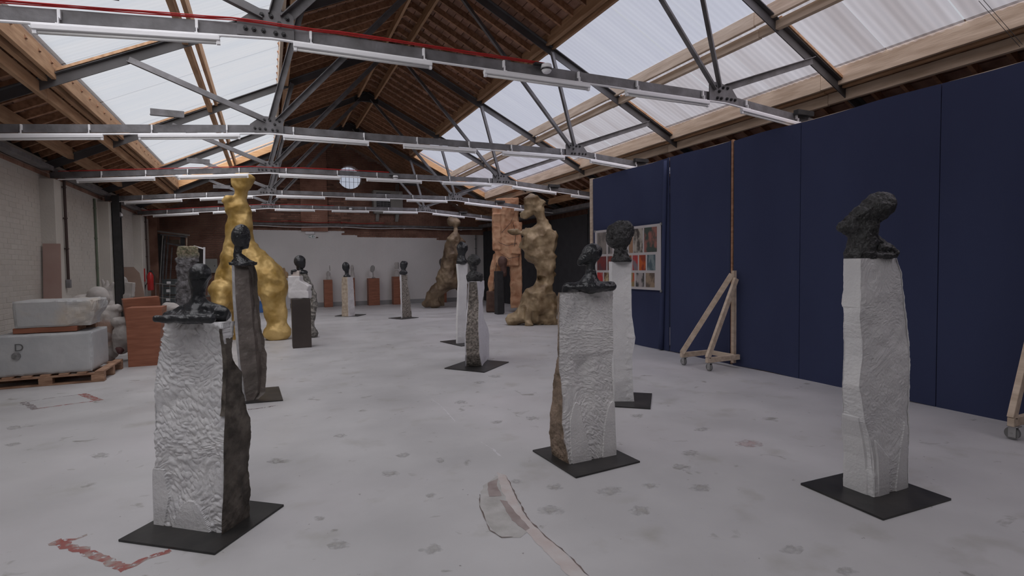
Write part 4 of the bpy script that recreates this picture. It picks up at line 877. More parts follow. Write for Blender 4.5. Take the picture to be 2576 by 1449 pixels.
tag(mk('steel_plinth', G().box(*(atD(1252, 790, DC - 1.0)[:2]), 0, atD(1266, 790, DC - 1.0)[0] + .05, atD(1252, 790, DC - 1.0)[1] + .25, 1.30, .004), black_steel, None), 'narrow grey steel plinth beside the legs of the carved wooden torso', 'plinth')
dh = atD(1263, 670, DC - .55)
sd = thing('small_bust', 'small dark brown head in front of the carved wooden torso', 'sculpture', (dh[0], dh[1], 0))
mk('head', carve(DC - .55, [e_(1264, 658, 12, 14, 11), c_(1266, 668, 8, 1268, 690, 7)], k=4, h=1.1, rough=1.2, rs=5), mat('brown_clay', (.07, .035, .028), (.12, .06, .045)), sd, True)
mk('stand', G().tube([(dh[0] + .03, dh[1], .002), (dh[0] + .03, dh[1], float(atD(1268, 690, DC - .55)[2]))], .03, 10), black_steel, sd)

# black plinth with white torso and painted head; curved figure behind
bp = fl(737, 877); bq = fl(784, 873); ztop = onY(740, 753, bp[1])[2]
tag(mk('steel_plinth', G().box(bp[0], bp[1], .0, bq[0], bp[1] + .33, ztop, .004), mat('dark_plinth', (.035, .026, .022), (.055, .042, .036), rough=.5, scale=2), None), 'tall dark steel plinth carrying the white torso, right of the gold figure', 'plinth')
wt = thing('white_torso', 'white plaster torso with black painted hair standing on the dark plinth', 'sculpture', (bp[0] + .15, bp[1] + .15, ztop))
DT = depth((bp[0] + .16, bp[1] + .16))
mk('torso', carve(DT, [b_(744, 722, 15, 28, 12), b_(757, 728, 18, 20, 12, 30), b_(758, 741, 22, 9, 12)], k=4, h=1.1, rough=1, rs=10, cut=ztop + .001), mat('white_plaster', (.62, .60, .60), (.68, .66, .66)), wt, True)
mk('painted_head', carve(DT, [b_(745, 688, 10, 7, 6)], k=2, h=.8, rough=.6, rs=6), mat('painted_plaster', (.55, .47, .43), (.62, .55, .5), scale=12), wt, True)
mk('hair', carve(DT - .03, [e_(740, 681, 8, 3.5, 7), e_(735, 686, 3, 5, 6), e_(757, 687, 2, 4, 5)], k=2, h=.7), bronze_black, wt, True)
cf = thing('curved_figure', 'thin curved speckled stone figure with black head, behind the dark plinth', 'sculpture', fl(788, 850))
DF = depth(fl(790, 850)) + .1
mk('body', carve(DF, [c_(765, 694, 9, 776, 718, 9), c_(776, 718, 9, 787, 740, 8), c_(787, 740, 8, 791, 765, 7.5), c_(791, 765, 7.5, 786, 795, 7), c_(786, 795, 7, 783, 820, 6), c_(783, 818, 6, 789, 840, 10), e_(789, 839, 10, 12, 14)], k=4, h=1.0, rough=1.6, rs=5, cut=0), mat('speckle_grey', (.10, .095, .085), (.34, .32, .29), scale=16, lo=.42, hi=.62, bump=.3), cf, True)
mk('head', carve(DF, [e_(754, 657, 14, 15, 14), e_(758, 668, 9, 9, 9), c_(752, 674, 6, 756, 682, 6), e_(763, 686, 11, 7, 9)], k=4, h=1.0, rough=.8, rs=5), bronze_black, cf, True)

# ================================================================ BACK WALL ROW OF PLINTHS
def plinth(x0, x1, ytop, ybot, m_, label, dpt=.35):
    a, b = fl(x0, ybot), fl(x1, ybot); Y = min((a[1] + b[1]) / 2, YF - dpt - .1); a = onY(x0, ybot, Y); b = onY(x1, ybot, Y); z = onY((x0 + x1) / 2, ytop, Y)[2]
    tag(mk('plinth', G().box(a[0], Y, 0, b[0], Y + dpt, z, .004), m_, None), label, 'plinth', 'plinths along the far wall'); return (a[0] + b[0]) / 2, Y + dpt / 2, z, depth((a[0], Y + dpt / 2))
p1 = plinth(817, 838, 704, 772, terracotta, 'light orange-red wooden plinth, leftmost along the far wall')
p2 = plinth(874, 894, 699, 767, terracotta, 'red wooden plinth half hidden behind the tan block')
p3 = plinth(928, 956, 700, 767, terracotta, 'wide red-brown wooden plinth at the middle of the far wall')
p4 = plinth(991, 1010, 696, 766, terracotta, 'dark red plinth half hidden behind the grey-brown block')
p5 = plinth(1106, 1124, 712, 761, terracotta, 'short red plinth behind the striding brown figure')
p6 = plinth(716, 730, 700, 768, mat('white_plinth', (.55, .53, .53), (.6, .58, .58)), 'slim white plinth seen between gold figure and dark plinth')
def smallpiece(p, prims, m_, label, lift=0):
    t = thing('small_sculpture', label, 'sculpture', (p[0], p[1], p[2]), 'small sculptures on the far plinths')
    mk('body', carve(p[3], prims, k=2, h=.6, rough=.6, rs=4, cut=p[2] + .001), m_, t, True); return t
smallpiece(p1, [e_(826, 690, 5, 8, 5), c_(827, 700, 6, 828, 706, 6), c_(830, 680, 1.5, 829, 668, 1)], plaster, 'small white cast on the leftmost red plinth')
smallpiece(p2, [e_(886, 676, 4, 10, 4), c_(887, 686, 4, 888, 700, 5)], plaster, 'pale upright cast behind the tan block')
t = smallpiece(p3, [e_(937, 676, 6, 9, 2.5, 10), c_(938, 684, .9, 939, 700, .9), e_(940, 699, 5, 2, 5)], mat('grey_leaf', (.28, .27, .26), (.34, .33, .32)), 'thin grey leaf-shaped piece on the wide red-brown plinth')
t = smallpiece(p4, [b_(998, 668, 4.5, 8, 4), e_(998, 687, 7, 8, 6), c_(998, 690, 7, 998, 698, 7)], plaster, 'white block and cast on the dark red plinth')
smallpiece(p6, [e_(720, 691, 5, 8, 5), c_(716, 683, 2.5, 714, 676, 2.5), c_(722, 694, 2, 725, 700, 4)], mat('ochre_clay', (.42, .27, .14), (.5, .34, .2)), 'small ochre figurine beside the gold figure')
sm = thing('small_bust', 'small dark head with slim stand behind the striding brown figure', 'sculpture', fl(1112, 772))
DS = depth(fl(1112, 772)) + .5
mk('head', carve(DS, [e_(1111, 659, 6.5, 9, 6), c_(1111, 666, 4, 1112, 676, 3.5), e_(1110, 690, 7, 10, 6)], k=2, h=.7, rough=.5, rs=4), mat('dark_clay', (.06, .05, .045), (.10, .085, .075)), sm, True)
bb = atD(1110, 700, DS); mk('stand', G().box(bb[0] - .08, bb[1] - .08, 0, bb[0] + .08, bb[1] + .08, bb[2]), brown_bronze, sm)

# ================================================================ FIXTURES ON THE FAR WALL
Y = YF - .02
ac = thing('air_unit', 'grey wall-mounted air-conditioning unit with louvred grille, high on the far brick wall', 'air unit', (4.42, YF, 3.70))
a0, a1 = onY(939, 478, Y - .35), onY(1014, 532, Y - .35)
X0, X1, Z1, Z0 = a0[0], a1[0], a0[2], a1[2]
grm = mat('unit_casing', (.27, .265, .24), (.31, .30, .28), rough=.5)
mk('casing', G().box(X0, Y - .35, Z0, X1, Y - .02, Z1, .01), grm, ac)
gx0, gx1, gz0, gz1 = X0 + (X1 - X0) * .10, X0 + (X1 - X0) * .57, Z0 + (Z1 - Z0) * .06, Z0 + (Z1 - Z0) * .88
mk('grille', G().box(gx0, Y - .362, gz0, gx1, Y - .345, gz1), black_steel, ac)
for i in range(9):
    z = gz0 + (gz1 - gz0) * (i + .5) / 9; mk('slat', G().box(gx0 + .02, Y - .372, z - .012, gx1 - .02, Y - .36, z + .012), grey_steel, ac)
for i in range(1, 4): x = gx0 + (gx1 - gx0) * i / 4; mk('grille_bar', G().box(x - .008, Y - .378, gz0, x + .008, Y - .371, gz1), grey_steel, ac)
for x in (X0 + .12, X1 - .25): mk('bracket', G().prism([(x, Y - .34, Z0), (x, Y - .02, Z0), (x, Y - .02, Z0 - .38)], (.12, 0, 0)), grm, ac)
mk('hood', G().box(X0 + .02, Y - .34, Z0 - .10, X1 - .03, Y - .05, Z0 - .002), grm, ac)
mk('label_strip', G().box(X1 - .13, Y - .356, Z0 + .50, X1 - .08, Y - .349, Z1 - .05), zinc, ac)
mk('pipe', G().tube([(X1 - .22, Y - .2, Z1 - .02), (X1 - .22, Y - .2, Z1 + .25), (X1 - .1, Y - .1, Z1 + .42)], .022, 10).tube([(X1 - .14, Y - .2, Z1 - .02), (X1 - .14, Y - .2, Z1 + .3), (X1 - .02, Y - .1, Z1 + .44)], .022, 10), grey_steel, ac)
tag(mk('tube_heater', G().box(4.95, Y - .2, 4.72, 5.75, Y - .1, 4.80, .008).box(5.0, Y - .1, 4.75, 5.04, Y + .01, 4.78).box(5.66, Y - .1, 4.75, 5.70, Y + .01, 4.78), grey_steel, None), 'grey horizontal lamp fitting on the brick wall above the air unit', 'light')
for (x0, x1, z, r, m_, lab) in ((-1.2, 8.3, 3.07, .045, grey_steel, 'thick grey pipe running across the far brick wall'), (-1.2, 8.3, 2.99, .013, white_metal, 'thin pale conduit under the thick pipe on the far wall'), (-1.2, 4.2, 3.17, .010, red_cable, 'thin red pipe above the thick pipe on the far wall')):
    n = 16; g = G().tube([(x0 + (x1 - x0) * i / n, Y - .16 - r, z + (.02 * math.sin(i * 1.3) if r < .02 else 0)) for i in range(n + 1)], r, 10)
    for x in (x0 + .3, 2.6, 5.0, 7.4):
        if x < x1: g.box(x - .015, Y - .16, z - .02, x + .015, Y + .02, z + .02)
    tag(mk('wall_pipe', g, m_, None), lab, 'pipe')
ex = onY(779, 586, Y)
tag(mk('emergency_light', G().box(ex[0] - .16, Y - .07, ex[2] - .05, ex[0] + .16, Y + .01, ex[2] + .05, .01), white_metal, None), 'white emergency light box above the exit sign', 'light')
es = onY(786, 595, Y); et = thing('exit_sign', 'small white and green running-man exit sign on the white far wall', 'sign', (es[0], Y, es[2] - .06))
green = mat('exit_green', (.02, .22, .12), (.02, .25, .14)); mk('sign_board', G().box(es[0] - .14, Y - .012, es[2] - .055, es[0] + .12, Y - .002, es[2] + .055), white_metal, et)
gg = G().box(es[0] - .13, Y - .016, es[2] - .045, es[0] - .05, Y - .0125, es[2] - .035).box(es[0] - .13, Y - .016, es[2] + .035, es[0] - .05, Y - .0125, es[2] + .045).box(es[0] - .13, Y - .016, es[2] - .045, es[0] - .12, Y - .0125, es[2] + .045)
gg.box(es[0] + .0, Y - .016, es[2] + .012, es[0] + .025, Y - .0125, es[2] + .04).bar((es[0] + .012, Y - .014, es[2] + .012), (es[0] - .005, Y - .014, es[2] - .015), .02, .003, up=(0, 1, 0)).bar((es[0] - .005, Y - .014, es[2] - .015), (es[0] + .02, Y - .014, es[2] - .045), .012, .003, up=(0, 1, 0)).bar((es[0] + .04, Y - .014, es[2] + .0), (es[0] + .085, Y - .014, es[2] + .0), .014, .003, up=(0, 1, 0))
mk('exit_symbol', gg, green, et)
mk('sign_flag', G().box(es[0] + .125, Y - .03, es[2] - .05, es[0] + .20, Y - .002, es[2] - .02), mat('dark_tag', (.1, .05, .04), (.1, .05, .04)), et)
dp = onY(1208, 600, Y)
g = G().tube([(8.05, Y - .05, 2.78), (8.05, Y - .05, .9)], .022, 8)
for z in (2.6, 2.2, 1.8, 1.4, 1.0): g.box(8.02, Y - .08, z, 8.08, Y + .01, z + .03)
tag(mk('drain_pipe', g, grey_steel, None), 'dark vertical pipe at the right end of the far wall', 'pipe')

# ================================================================ LEFT WALL
def px_box(name, x0, y0, x1, y1, X, th, m_, label, cat): 
    a = onX(x0, y1, X); b = onX(x1, y0, X); return tag(mk(name, G().box(X, min(a[1], b[1]), min(a[2], b[2]), X + th, max(a[1], b[1]), max(a[2], b[2]), .004), m_, None), label, cat)
# steel post, gutters and conduits
Yp = TY[3] - .02
tag(mk('steel_post', G().box(-3.17, Yp - .09, 0, -3.03, Yp - .075, 3.16).box(-3.17, Yp + .075, 0, -3.03, Yp + .09, 3.16).box(-3.108, Yp - .08, 0, -3.092, Yp + .08, 3.16), black_steel, None), 'black steel post standing against the left wall', 'post')
for (x, y0, y1, Yq, r, m_, lab) in ((161, 447, 704, TY[2] - .0, .022, mat('dark_conduit', (.045, .025, .022), (.05, .03, .028)), 'dark conduit down the first white pier'), (238, 500, 750, 14.2, .022, mat('green_pipe', (.12, .15, .11), (.15, .18, .13)), 'thin green pipe beside the black steel post'), (366, 545, 690, TY[4], .018, MATS['dark_conduit'], 'thin dark conduit on the last white pier')):
    X = -3.155 if 'pier' in lab else WL + .03
    a = onX(x, y0, X); b = onX(x + (y1 - y0) * .042, y1, X); yc = (a[1] + b[1]) / 2; g = G().tube([(X, yc, a[2]), (X, yc, b[2])], r, 8)
    for f in (.1, .4, .7): z = a[2] + (b[2] - a[2]) * f; g.box(X - .03, yc - .035, z, X + .02, yc + .035, z + .02)
    t = thing('wall_conduit', lab, 'pipe', (X, yc, b[2])); mk('pipe', g, m_, t)
    if 'pier' in lab: mk('switch_box', G().box(X - .03, yc - .045, b[2] - .14, X + .03, yc + .045, b[2] + .005, .006), grey_steel, t)
g1_ = G()
for ya, yb in ((5.1, 8.0), (8.4, 11.35), (11.8, 14.7), (15.1, 18.0)): g1_.box(-3.36, ya, 3.13, -3.20, yb, 3.15).box(-3.36, ya, 3.13, -3.345, yb, 3.26).box(-3.215, ya, 3.15, -3.20, yb, 3.20)
struct('trim_1', g1_, grey_steel)
struct('trim_2', G().box(8.2, YB, 3.08, 8.45, YF, 3.20), grey_steel)
sp = onX(293, 537, -3.12); t = thing('floodlight', 'small grey security floodlight on the second white pier', 'light', (-3.12, sp[1], sp[2] - .1))
mk('bracket', G().box(-3.19, sp[1] - .03, sp[2] + .02, -3.12, sp[1] + .03, sp[2] + .14, .005), white_metal, t); mk('lamp_body', G().obox((-3.08, sp[1], sp[2] - .03), (1, 0, 0), (0, 1, 0), (0, 0, 1), .06, .12, .06, .02), grey_steel, t); mk('lens', G().box(-3.022, sp[1] - .08, sp[2] - .06, -3.015, sp[1] + .08, sp[2]), white_metal, t)
# leaning boards
pinkb = mat('pink_board', (.31, .20, .175), (.36, .25, .22), rough=.8, scale=2); beige = mat('beige_board', (.27, .185, .145), (.32, .23, .19), rough=.8, scale=2)
a = onY(95, 612, 11.15); tag(mk('board', G().prism([(-3.36, 11.05, .0), (-3.12, 11.05, .0), (-3.14, 11.25, a[2]), (-3.37, 11.25, a[2])], (0, .03, 0)), pinkb, None), 'tall pink board leaning on the first white pier', 'board')
a = onY(300, 672, 15.9); b = a; zt = a[2]; X0 = -3.36; X1 = X0 + .46
tag(mk('board', G().prism([(X0, 15.7, 0), (X1 + .2, 15.7, 0), (X1 + .08, 15.82, zt * .62), (X1, 15.88, zt - .15), (X1 - .12, 15.9, zt), (X0, 15.9, zt)], (0, .03, 0)), beige, None), 'beige board with one rounded corner leaning by the left wall', 'board')
# pallets and marble blocks
def pallet(label, x0, y0, x1, y1, z0, letter=False):
    t = thing('pallet', label, 'pallet', ((x0 + x1) / 2, (y0 + y1) / 2, z0))
    for y in (y0 + .05, (y0 + y1) / 2, y1 - .05):
        mk('runner', G().box(x0, y - .05, z0 + .001, x1, y + .05, z0 + .02, .002), pallet_wood, t, at=(x0, y, z0))
        for x in (x0 + .07, (x0 + x1) / 2, x1 - .07): mk('block', G().box(x - .07, y - .05, z0 + .02, x + .07, y + .05, z0 + .098, .003), pallet_wood, t, at=(x, y, z0))
    n = 7
    for i in range(n):
        xa = x0 + (x1 - x0 - .1) * i / (n - 1); mk('plank', G().box(xa, y0, z0 + .12, xa + .1, y1, z0 + .142, .002), pallet_wood, t, at=(xa, y0, z0))
    for y in (y0 + .05, (y0 + y1) / 2, y1 - .05): mk('stringer', G().box(x0, y - .05, z0 + .099, x1, y + .05, z0 + .119, .002), pallet_wood, t, at=(x0, y, z0))
    return t
pallet('wooden pallet on the floor at far left under the large marble block', -3.22, 8.58, -2.0, 9.6, 0)
def rock(x0, y0, z0, x1, y1, z1, rough, seed, m_, name, label):
    g = G(); st = .022
    nx, ny, nz_ = [max(2, int((b - a) / st)) for a, b in ((x0, x1), (y0, y1), (z0, z1))]
    idx = {}; 
    def vid(i, j, k):
        if (i, j, k) not in idx: idx[(i, j, k)] = len(g.v); g.v.append((x0 + (x1 - x0) * i / nx, y0 + (y1 - y0) * j / ny, z0 + (z1 - z0) * k / nz_))
        return idx[(i, j, k)]
    for k in (0, nz_):
        for i in range(nx):
            for j in range(ny): q = (vid(i, j, k), vid(i + 1, j, k), vid(i + 1, j + 1, k), vid(i, j + 1, k)); g.f.append(q if k else q[::-1])
    for j in (0, ny):
        for i in range(nx):
            for k in range(nz_): q = (vid(i, j, k), vid(i + 1, j, k), vid(i + 1, j, k + 1), vid(i, j, k + 1)); g.f.append(q if not j else q[::-1])
    for i in (0, nx):
        for j in range(ny):
            for k in range(nz_): q = (vid(i, j, k), vid(i, j + 1, k), vid(i, j + 1, k + 1), vid(i, j, k + 1)); g.f.append(q if i else q[::-1])
    V = np.array(g.v); c = V.mean(0); R_ = (V - c) / (np.array([x1 - x0, y1 - y0, z1 - z0]) / 2)
    ed = np.clip((np.sort(np.abs(R_), 1)[:, 1] - .9) * 10, 0, 1)
    V2 = V + (V - c) / np.linalg.norm(V - c, axis=1)[:, None] * (rough(V, R_) - .018 * ed * (1 + fbm(V * 14, seed)))[:, None]; V2[:, 2] = np.where(V[:, 2] <= z0 + 1e-6, z0, V2[:, 2]); g.v = [tuple(q) for q in V2]
    return tag(mk(name, g, m_, None), label, 'stone')
block_m = mat('grey_marble', (.40, .41, .42), (.47, .475, .48), rough=.7, scale=2.5, bump=.15)
lb = rock(-3.12, 8.62, .145, -2.12, 9.40, .66, lambda V, R_: .006 * fbm(V * 6, 2), 1, block_m, 'marble_block', 'large squared grey-white marble block marked D on the pallet')
fc = bpy.data.curves.new('letter', 'FONT'); fc.body = 'D'; fc.size = .13; fc.extrude = .001
fo = bpy.data.objects.new('letter', fc); C.objects.link(fo); dg = bpy.context.evaluated_depsgraph_get(); lm = bpy.data.meshes.new_from_object(fo.evaluated_get(dg)); C.objects.unlink(fo); bpy.data.objects.remove(fo)
lo_ = link('painted_letter', lm, mat('pencil', (.1, .1, .1), (.12, .12, .12)), lb); lp = onY(35, 884, 8.605); lo_.rotation_euler = (math.pi / 2, 0, 0); lo_.location = tuple(np.array(lp) - np.array(lb.location) - [0, .0, 0])
hp = onY(40, 896, 8.605); mk('drilled_mark', G().tube([hp + [0, .02, 0], hp + [0, -.004, 0]], .045, 18), mat('dark_mark', (.13, .13, .13), (.25, .25, .25), scale=20), lb)
wb = thing('timber_bearers', 'two timber bearers under the upper marble block', 'timber', (-2.6, 9.0, .67))
mk('bearer', G().box(-2.95, 8.72, .668, -2.30, 8.80, .735, .004), terracotta, wb); mk('bearer', G().box(-2.95, 9.14, .668, -2.20, 9.24, .735, .004), pallet_wood, wb); mk('bearer', G().box(-2.38, 8.82, .668, -2.30, 9.12, .735, .004), pallet_wood, wb)
rock(-2.94, 8.70, .738, -2.10, 9.30, 1.08, lambda V, R_: .012 * fbm(V * 6, 4) + np.where(R_[:, 0] > .3, .05 * fbm(V * 7, 9) - .035 * np.clip(-R_[:, 2] + .2, 0, 1) * np.clip(R_[:, 0] - .3, 0, 1) * 3, 0), 3, mat('stained_marble', (.42, .42, .42), (.48, .41, .33), rough=.75, scale=2.2, lo=.5, hi=.72, bump=.3), 'marble_block', 'smaller rough marble block with ochre stains lying on timber bearers')
# red plywood plinths
a, b = fl(323, 924), fl(402, 922)
tz = onY(360, 774, a[1])[2]; w0, w1 = onY(315, 774, a[1])[0], onY(408, 774, a[1])[0]
b_x = onY(398, 923, a[1])[0]
tag(mk('plywood_plinth', G().prism([(a[0], a[1], 0), (b_x, a[1], 0), (w1, a[1], tz), (w0, a[1], tz)], (0, .42, 0)), terracotta, None), 'red plywood plinth tapering to its foot, standing behind the front marble block', 'plinth')
t0 = atD(318, 752, depth(a) + .62); t1 = atD(401, 746, depth(a) + .62)
tag(mk('plywood_plinth', G().prism([(t0[0] + .08, a[1] + .50, 0), (t1[0] + .10, a[1] + .50, 0), (t1[0], a[1] + .50, t1[2]), (t0[0], a[1] + .50, t0[2])], (-.1, .40, 0)), terracotta, None), 'second red plywood plinth standing behind the tapering one', 'plinth')
# plaster casts
pile = 'plaster casts by the left wall'
def cast(label, Dq, prims, m_=plaster, **kw):
    kw.setdefault('k', 6); kw.setdefault('h', 1.5); kw.setdefault('rough', 2); kw.setdefault('rs', 10)
    g = carve(Dq, prims, **kw); v = np.array(g.v); t = thing('plaster_cast', label, 'cast', (v[:, 0].mean(), v[:, 1].mean(), v[:, 2].min()), pile); mk('body', g, m_, t, True); return t
dw = 8.6
t = cast('large white plaster bust wearing a smooth cap, looking right, on the cast pile', dw + .3, [e_(246, 745, 24, 25, 20), e_(262, 752, 12, 18, 12), e_(271, 748, 3, 4, 3), c_(245, 760, 18, 225, 780, 22), e_(215, 765, 34, 20, 26), c_(210, 770, 30, 205, 860, 34)], cut=.0, rough=1)
mk('strap', G().tube([atD(242, 752, dw + .02), atD(250, 764, dw + .0), atD(256, 776, dw + .02)], .006, 6), black_steel, t)
cast('white plaster torso fragment with brown patch leaning beside the capped bust', dw + .05, [e_(272, 800, 30, 32, 22, -20), e_(286, 778, 20, 12, 14, -20), c_(275, 820, 26, 268, 880, 28), c_(296, 775, 5, 304, 780, 4)], mat('patched_plaster', (.36, .24, .19), (.46, .43, .41), rough=.85, scale=2.5, lo=.38, hi=.5), cut=.0)
cast('rounded white plaster head lying at the foot of the red plinth', dw - .1, [e_(303, 810, 22, 14, 18), e_(312, 845, 26, 30, 22), c_(300, 850, 14, 305, 876, 16)], cut=.0)
cast('dusty pink clay lump under the casts', dw, [e_(262, 845, 30, 26, 24), c_(258, 850, 26, 255, 900, 28)], mat('pink_clay', (.30, .23, .21), (.36, .30, .28)), cut=.0)
cast('small dark red shard on the floor beside the red plinth', dw - .2, [e_(302, 882, 8, 8, 8), e_(298, 876, 6, 4, 6)], mat('dark_red_clay', (.12, .05, .05), (.16, .07, .07)), h=.8)
cast('branching white plaster hand shape at the back of the pile', 10.8, [c_(268, 760, 14, 270, 730, 10), c_(266, 730, 5, 258, 706, 3), c_(272, 728, 5, 270, 708, 3), c_(276, 728, 5, 284, 712, 3), c_(268, 770, 18, 270, 860, 20)], k=4, h=1.1, cut=.0)
cast('slim pale plaster figure standing in front of the beige board', 12.6, [e_(310, 708, 9, 14, 9), c_(312, 720, 10, 308, 770, 14), c_(308, 770, 14, 306, 840, 16)], k=5, h=1.2, cut=.0)
cast('upright white plaster slab beside the slim plaster figure', 12.2, [b_(327, 728, 10, 18, 5, 6), b_(324, 790, 9, 50, 6)], k=3, h=1.3, rough=.8, cut=.0)
cast('low white plaster mound behind the front bust, on the floor', 11.5, [e_(430, 775, 22, 8, 20), e_(418, 768, 8, 7, 8), c_(428, 780, 20, 426, 840, 22)], k=5, h=1.4, cut=.0)

# ================================================================ CLUTTER IN THE FAR LEFT CORNER
# rack of leaning frames
Dk = 17.2
rk = thing('steel_rack', 'tall dark steel storage rack with panels leaning in it, far left corner', 'rack', (*atD(430, 800, Dk)[:2], 0))
P = lambda x, y, dz=0: atD(x, y, Dk + dz)
for (x, y0, x2, y1, w, dd_, m_) in ((402, 588, 392, 800, .12, 0, black_steel), (416, 592, 404, 800, .05, .1, grey_steel), (424, 592, 412, 800, .04, .2, grey_steel), (460, 592, 458, 800, .12, 0, black_steel), (470, 594, 468, 800, .03, .05, pale_wood), (410, 590, 398, 800, .03, -.05, zinc), (433, 622, 424, 800, .03, .15, grey_steel)):
    q0, q1 = P(x, y0, dd_), P(x2, y1, dd_); q1[2] = .002; mk('upright', G().bar(q1, q0, w, .05, up=(0, 1, 0)), m_, rk)
for (x0, y0, x1, y1, m_) in ((397, 582, 476, 592, zinc), (405, 590, 470, 596, grey_steel), (420, 612, 465, 620, grey_steel)): mk('rail', G().bar(P(x0, y0, -.05), P(x1, y1, -.05), .06, .05), m_, rk)
mk('leaning_panel', G().prism([P(398, 600, .3), P(412, 600, .3), P(404, 790, .3), P(388, 790, .3)], FH * .04), black_board, rk)
mk('shelf_box', G().prism([P(424, 603, .3), P(450, 603, .3), P(450, 614, .3), P(424, 614, .3)], FH * .2), mat('cardboard', (.22, .18, .14), (.28, .23, .18)), rk)
# grey stone stele with mossy top
st = thing('stone_stele', 'rough grey stone slab with mossy green top, behind the front bust', 'sculpture', (*atD(480, 820, 12.4)[:2], 0))
stm = mat_attr('mossy_stone', (.075, .07, .072), (.12, .13, .075), (.9, .9), 12, .6, 30, (.24, .235, .25), (.36, .30, .22))
go = carve(12.4, [b_(474, 640, 21, 20, 12), b_(470, 690, 18, 40, 14, -4), b_(474, 790, 22, 80, 16)], k=8, h=1.4, rough=3.5, rs=12, fine=2, fs=5, cut=.0, seed=41)
go.mask = np.clip((np.array(go.v)[:, 2] - float(atD(474, 652, 12.4)[2])) * 8, 0, 1); mk_block('slab', go, stm, st)
# mirror, fuse board, cart, crates, extinguisher
mr = thing('framed_mirror', 'white framed dark glass panel standing behind the mossy stone', 'frame', (*atD(498, 800, 15)[:2], 0)); Pm = lambda x, y: atD(x, y, 15)
for q0, q1 in (((488, 619), (514, 626)), ((514, 622), (512, 805)), ((489, 619), (488, 805)), ((488, 797), (512, 799))): mk('frame_bar', G().bar(Pm(*q0), Pm(*q1), .03, .05, up=FH), white_metal, mr)
mk('glass', G().prism([Pm(490, 624), Pm(512, 628), Pm(510, 776), Pm(490, 776)], FH * .01), mat('dark_glass', (.02, .018, .018), (.03, .026, .025), rough=.15), mr)
for o in mr.children:
    pass
fa_, fb_ = onY(514, 687, YF - .15), onY(546, 651, YF - .15)
fu = thing('fuse_box', 'plain pale grey cabinet mounted on the far brick wall beside the gold figure', 'cabinet', (fa_[0], YF, fa_[2])); mk('body', G().box(fa_[0], YF - .15, fa_[2], fb_[0], YF - .01, fb_[2], .008), mat('cabinet_grey', (.30, .30, .28), (.33, .33, .31)), fu); mk('cabinet_lock', G().tube([(fb_[0] - .08, YF - .16, (fa_[2] + fb_[2]) / 2), (fb_[0] - .08, YF - .145, (fa_[2] + fb_[2]) / 2)], .018, 10), black_steel, fu)
Dc = 15.2; Pc = lambda x, y, d=0: atD(x, y, Dc + d)
ct = thing('wire_cart', 'black wire cage cart near the far left corner', 'cart', (*atD(405, 800, Dc)[:2], 0))
mk('handle_loop', G().tube([Pc(361, 790), Pc(362, 745), Pc(366, 718), Pc(371, 712), Pc(380, 712)], .016, 8), black_steel, ct)
for q in (((380, 712), (448, 718)), ((362, 746), (448, 752)), ((372, 770), (448, 775))): mk('wire_rail', G().tube([Pc(*q[0]), Pc(*q[1])], .009, 8), zinc, ct)
for x in (392, 409, 427, 446): mk('wire_upright', G().tube([Pc(x, 713 + (x - 380) * .08), np.array([*Pc(x, 790)[:2], .05])], .006, 6), zinc, ct)
mk('cart_deck', G().prism([np.array([*Pc(364, 800)[:2], .12]), np.array([*Pc(448, 800)[:2], .12]), np.array([*Pc(448, 800, .6)[:2], .12]), np.array([*Pc(364, 800, .6)[:2], .12])], (0, 0, .03)), black_steel, ct)
for x, d in ((370, .05), (442, .05), (370, .55), (442, .55)): c0 = Pc(x, 800, d); c0[2] = .06; mk('wheel', G().tube([c0 - RH * .02, c0 + RH * .02], .058, 14), rubber, ct)
cratem = mat('blue_grey_plastic', (.08, .095, .10), (.11, .125, .13), rough=.5)
for i, (x0, x1, y0, y1, lab) in enumerate(((408, 441, 702, 720, 'topmost blue-grey plastic crate in the stack beside the wire cart'), (407, 440, 721, 742, 'second blue-grey crate from the top beside the wire cart'), (406, 440, 743, 764, 'third blue-grey crate from the top beside the wire cart'), (405, 439, 765, 786, 'lowest blue-grey crate beside the wire cart'))):
    A = atD(x0, y1, Dc + .75); B = atD(x1, y0, Dc + .75); t = thing('crate', lab, 'crate', (A[0], A[1], A[2]), 'stacked plastic crates')
    c = (A + B) / 2 + FH * .2; hx = abs((B - A) @ RH) / 2; hz = (B[2] - A[2]) / 2; A0 = A[2] if i < 3 else 0.002
    mk('crate_body', G().obox(c, RH, FH, (0, 0, 1), hx, .2, hz * .96, .01), cratem, t); mk('rim', G().obox(c + [0, 0, hz * .8], RH, FH, (0, 0, 1), hx + .012, .212, hz * .14), cratem, t); mk('crate_label', G().obox(c - FH * .202 + [0, 0, 0], RH, FH, (0, 0, 1), hx * .3, .002, hz * .35), white_metal, t)
fe = onX(369, 705, -3.06); fe = atD(368, 704, depth((-3.1, TY[4] - .2)))
t = thing('fire_extinguisher', 'red fire extinguisher on the last white pier of the left wall', 'extinguisher', (fe[0] + .12, fe[1], fe[2] - .3)); cx, cy, cz = fe[0] + .10, fe[1] - .02, fe[2] - .3
redm = mat('red_enamel', (.42, .02, .02), (.45, .025, .025), rough=.3)
mk('cylinder', G().tube([(cx, cy, cz), (cx, cy, cz + .02), (cx, cy, cz + .42), (cx, cy, cz + .48), (cx, cy, cz + .52)], [.06, .08, .08, .05, .025], 20), redm, t, True); mk('valve', G().box(cx - .02, cy - .02, cz + .52, cx + .06, cy + .02, cz + .56), black_steel, t); mk('hose', G().tube([(cx + .05, cy - .02, cz + .54), (cx + .12, cy - .03, cz + .4), (cx + .10, cy - .05, cz + .15)], .012, 8), black_steel, t)
tag(mk('fire_notice', G().box(cx - .30, cy + .02, cz + .25, cx - .12, cy + .03, cz + .62), redm, None), 'small red fire notice beside the extinguisher', 'sign')
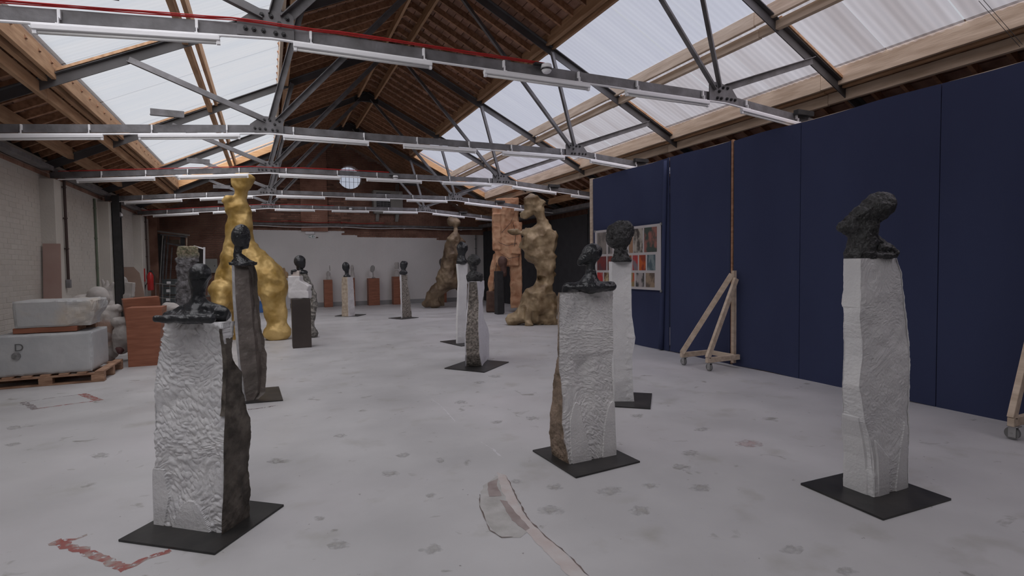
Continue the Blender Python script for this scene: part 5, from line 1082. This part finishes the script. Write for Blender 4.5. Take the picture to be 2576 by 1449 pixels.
# bench with boxes by the gold figure's knee
Db = 17.0; bn = thing('work_bench', 'grey bench with boxes behind the neck of the front bust', 'bench', (*atD(532, 800, Db)[:2], 0))
A = atD(518, 742, Db); c = atD(533, 745, Db) + FH * .3
mk('bench_top', G().obox(c, RH, FH, (0, 0, 1), .30, .3, .02), zinc, bn)
for sx in (-1, 1):
    for sy in (-1, 1): q = c + RH * sx * .27 + FH * sy * .27; mk('leg', G().bar((q[0], q[1], .002), (q[0], q[1], c[2] - .02), .04, .04, up=(0, 1, 0)), grey_steel, bn)
mk('shelf', G().obox(np.array([c[0], c[1], c[2] * .55]), RH, FH, (0, 0, 1), .28, .28, .012), zinc, bn)
tag(mk('carton', G().obox(c + np.array([0, 0, .02 + .11]), RH, FH, (0, 0, 1), .2, .18, .11), mat('pale_carton', (.40, .34, .29), (.44, .38, .33)), None), 'pale cardboard carton on the grey bench', 'box')
c2 = atD(534, 763, 13.5); c2[2] = .30
tag(mk('tyre', G().tube([c2 + .26 * (RH * math.cos(q) + np.array([0, 0, 1]) * math.sin(q)) for q in np.linspace(0, 2 * math.pi, 25)], .035, 10, cap=False), rubber, None), 'black rubber tyre ring standing between front bust and gold figure', 'tyre')
bb = thing('blue_crate', 'blue plastic crate glimpsed between the legs of the gold figure', 'crate', (*fl(662, 778)[:2], 0)); q = fl(664, 778) - [0, 1.6, 0]; bb.location = (q[0], q[1], 0); mk('crate_body', G().obox((q[0], q[1] + .2, .18), (1, 0, 0), (0, 1, 0), (0, 0, 1), .28, .2, .177, .01), mat('blue_plastic', (.05, .13, .33), (.06, .15, .38)), bb); mk('rim', G().obox((q[0], q[1] + .2, .35), (1, 0, 0), (0, 1, 0), (0, 0, 1), .30, .22, .02), MATS['blue_plastic'], bb)

# two thin wires hanging from the right-hand skylight
g = G()
for a, b in (((2462, 2), (2566, 118)), ((2474, 0), (2572, 112))): g.tube([onX(a[0], a[1], 6.7), onX(b[0], b[1], 6.95)], .0025, 6)
tag(mk('hanging_wire', g, black_steel, None), 'pair of thin dark wires crossing the right-hand skylight', 'wire')
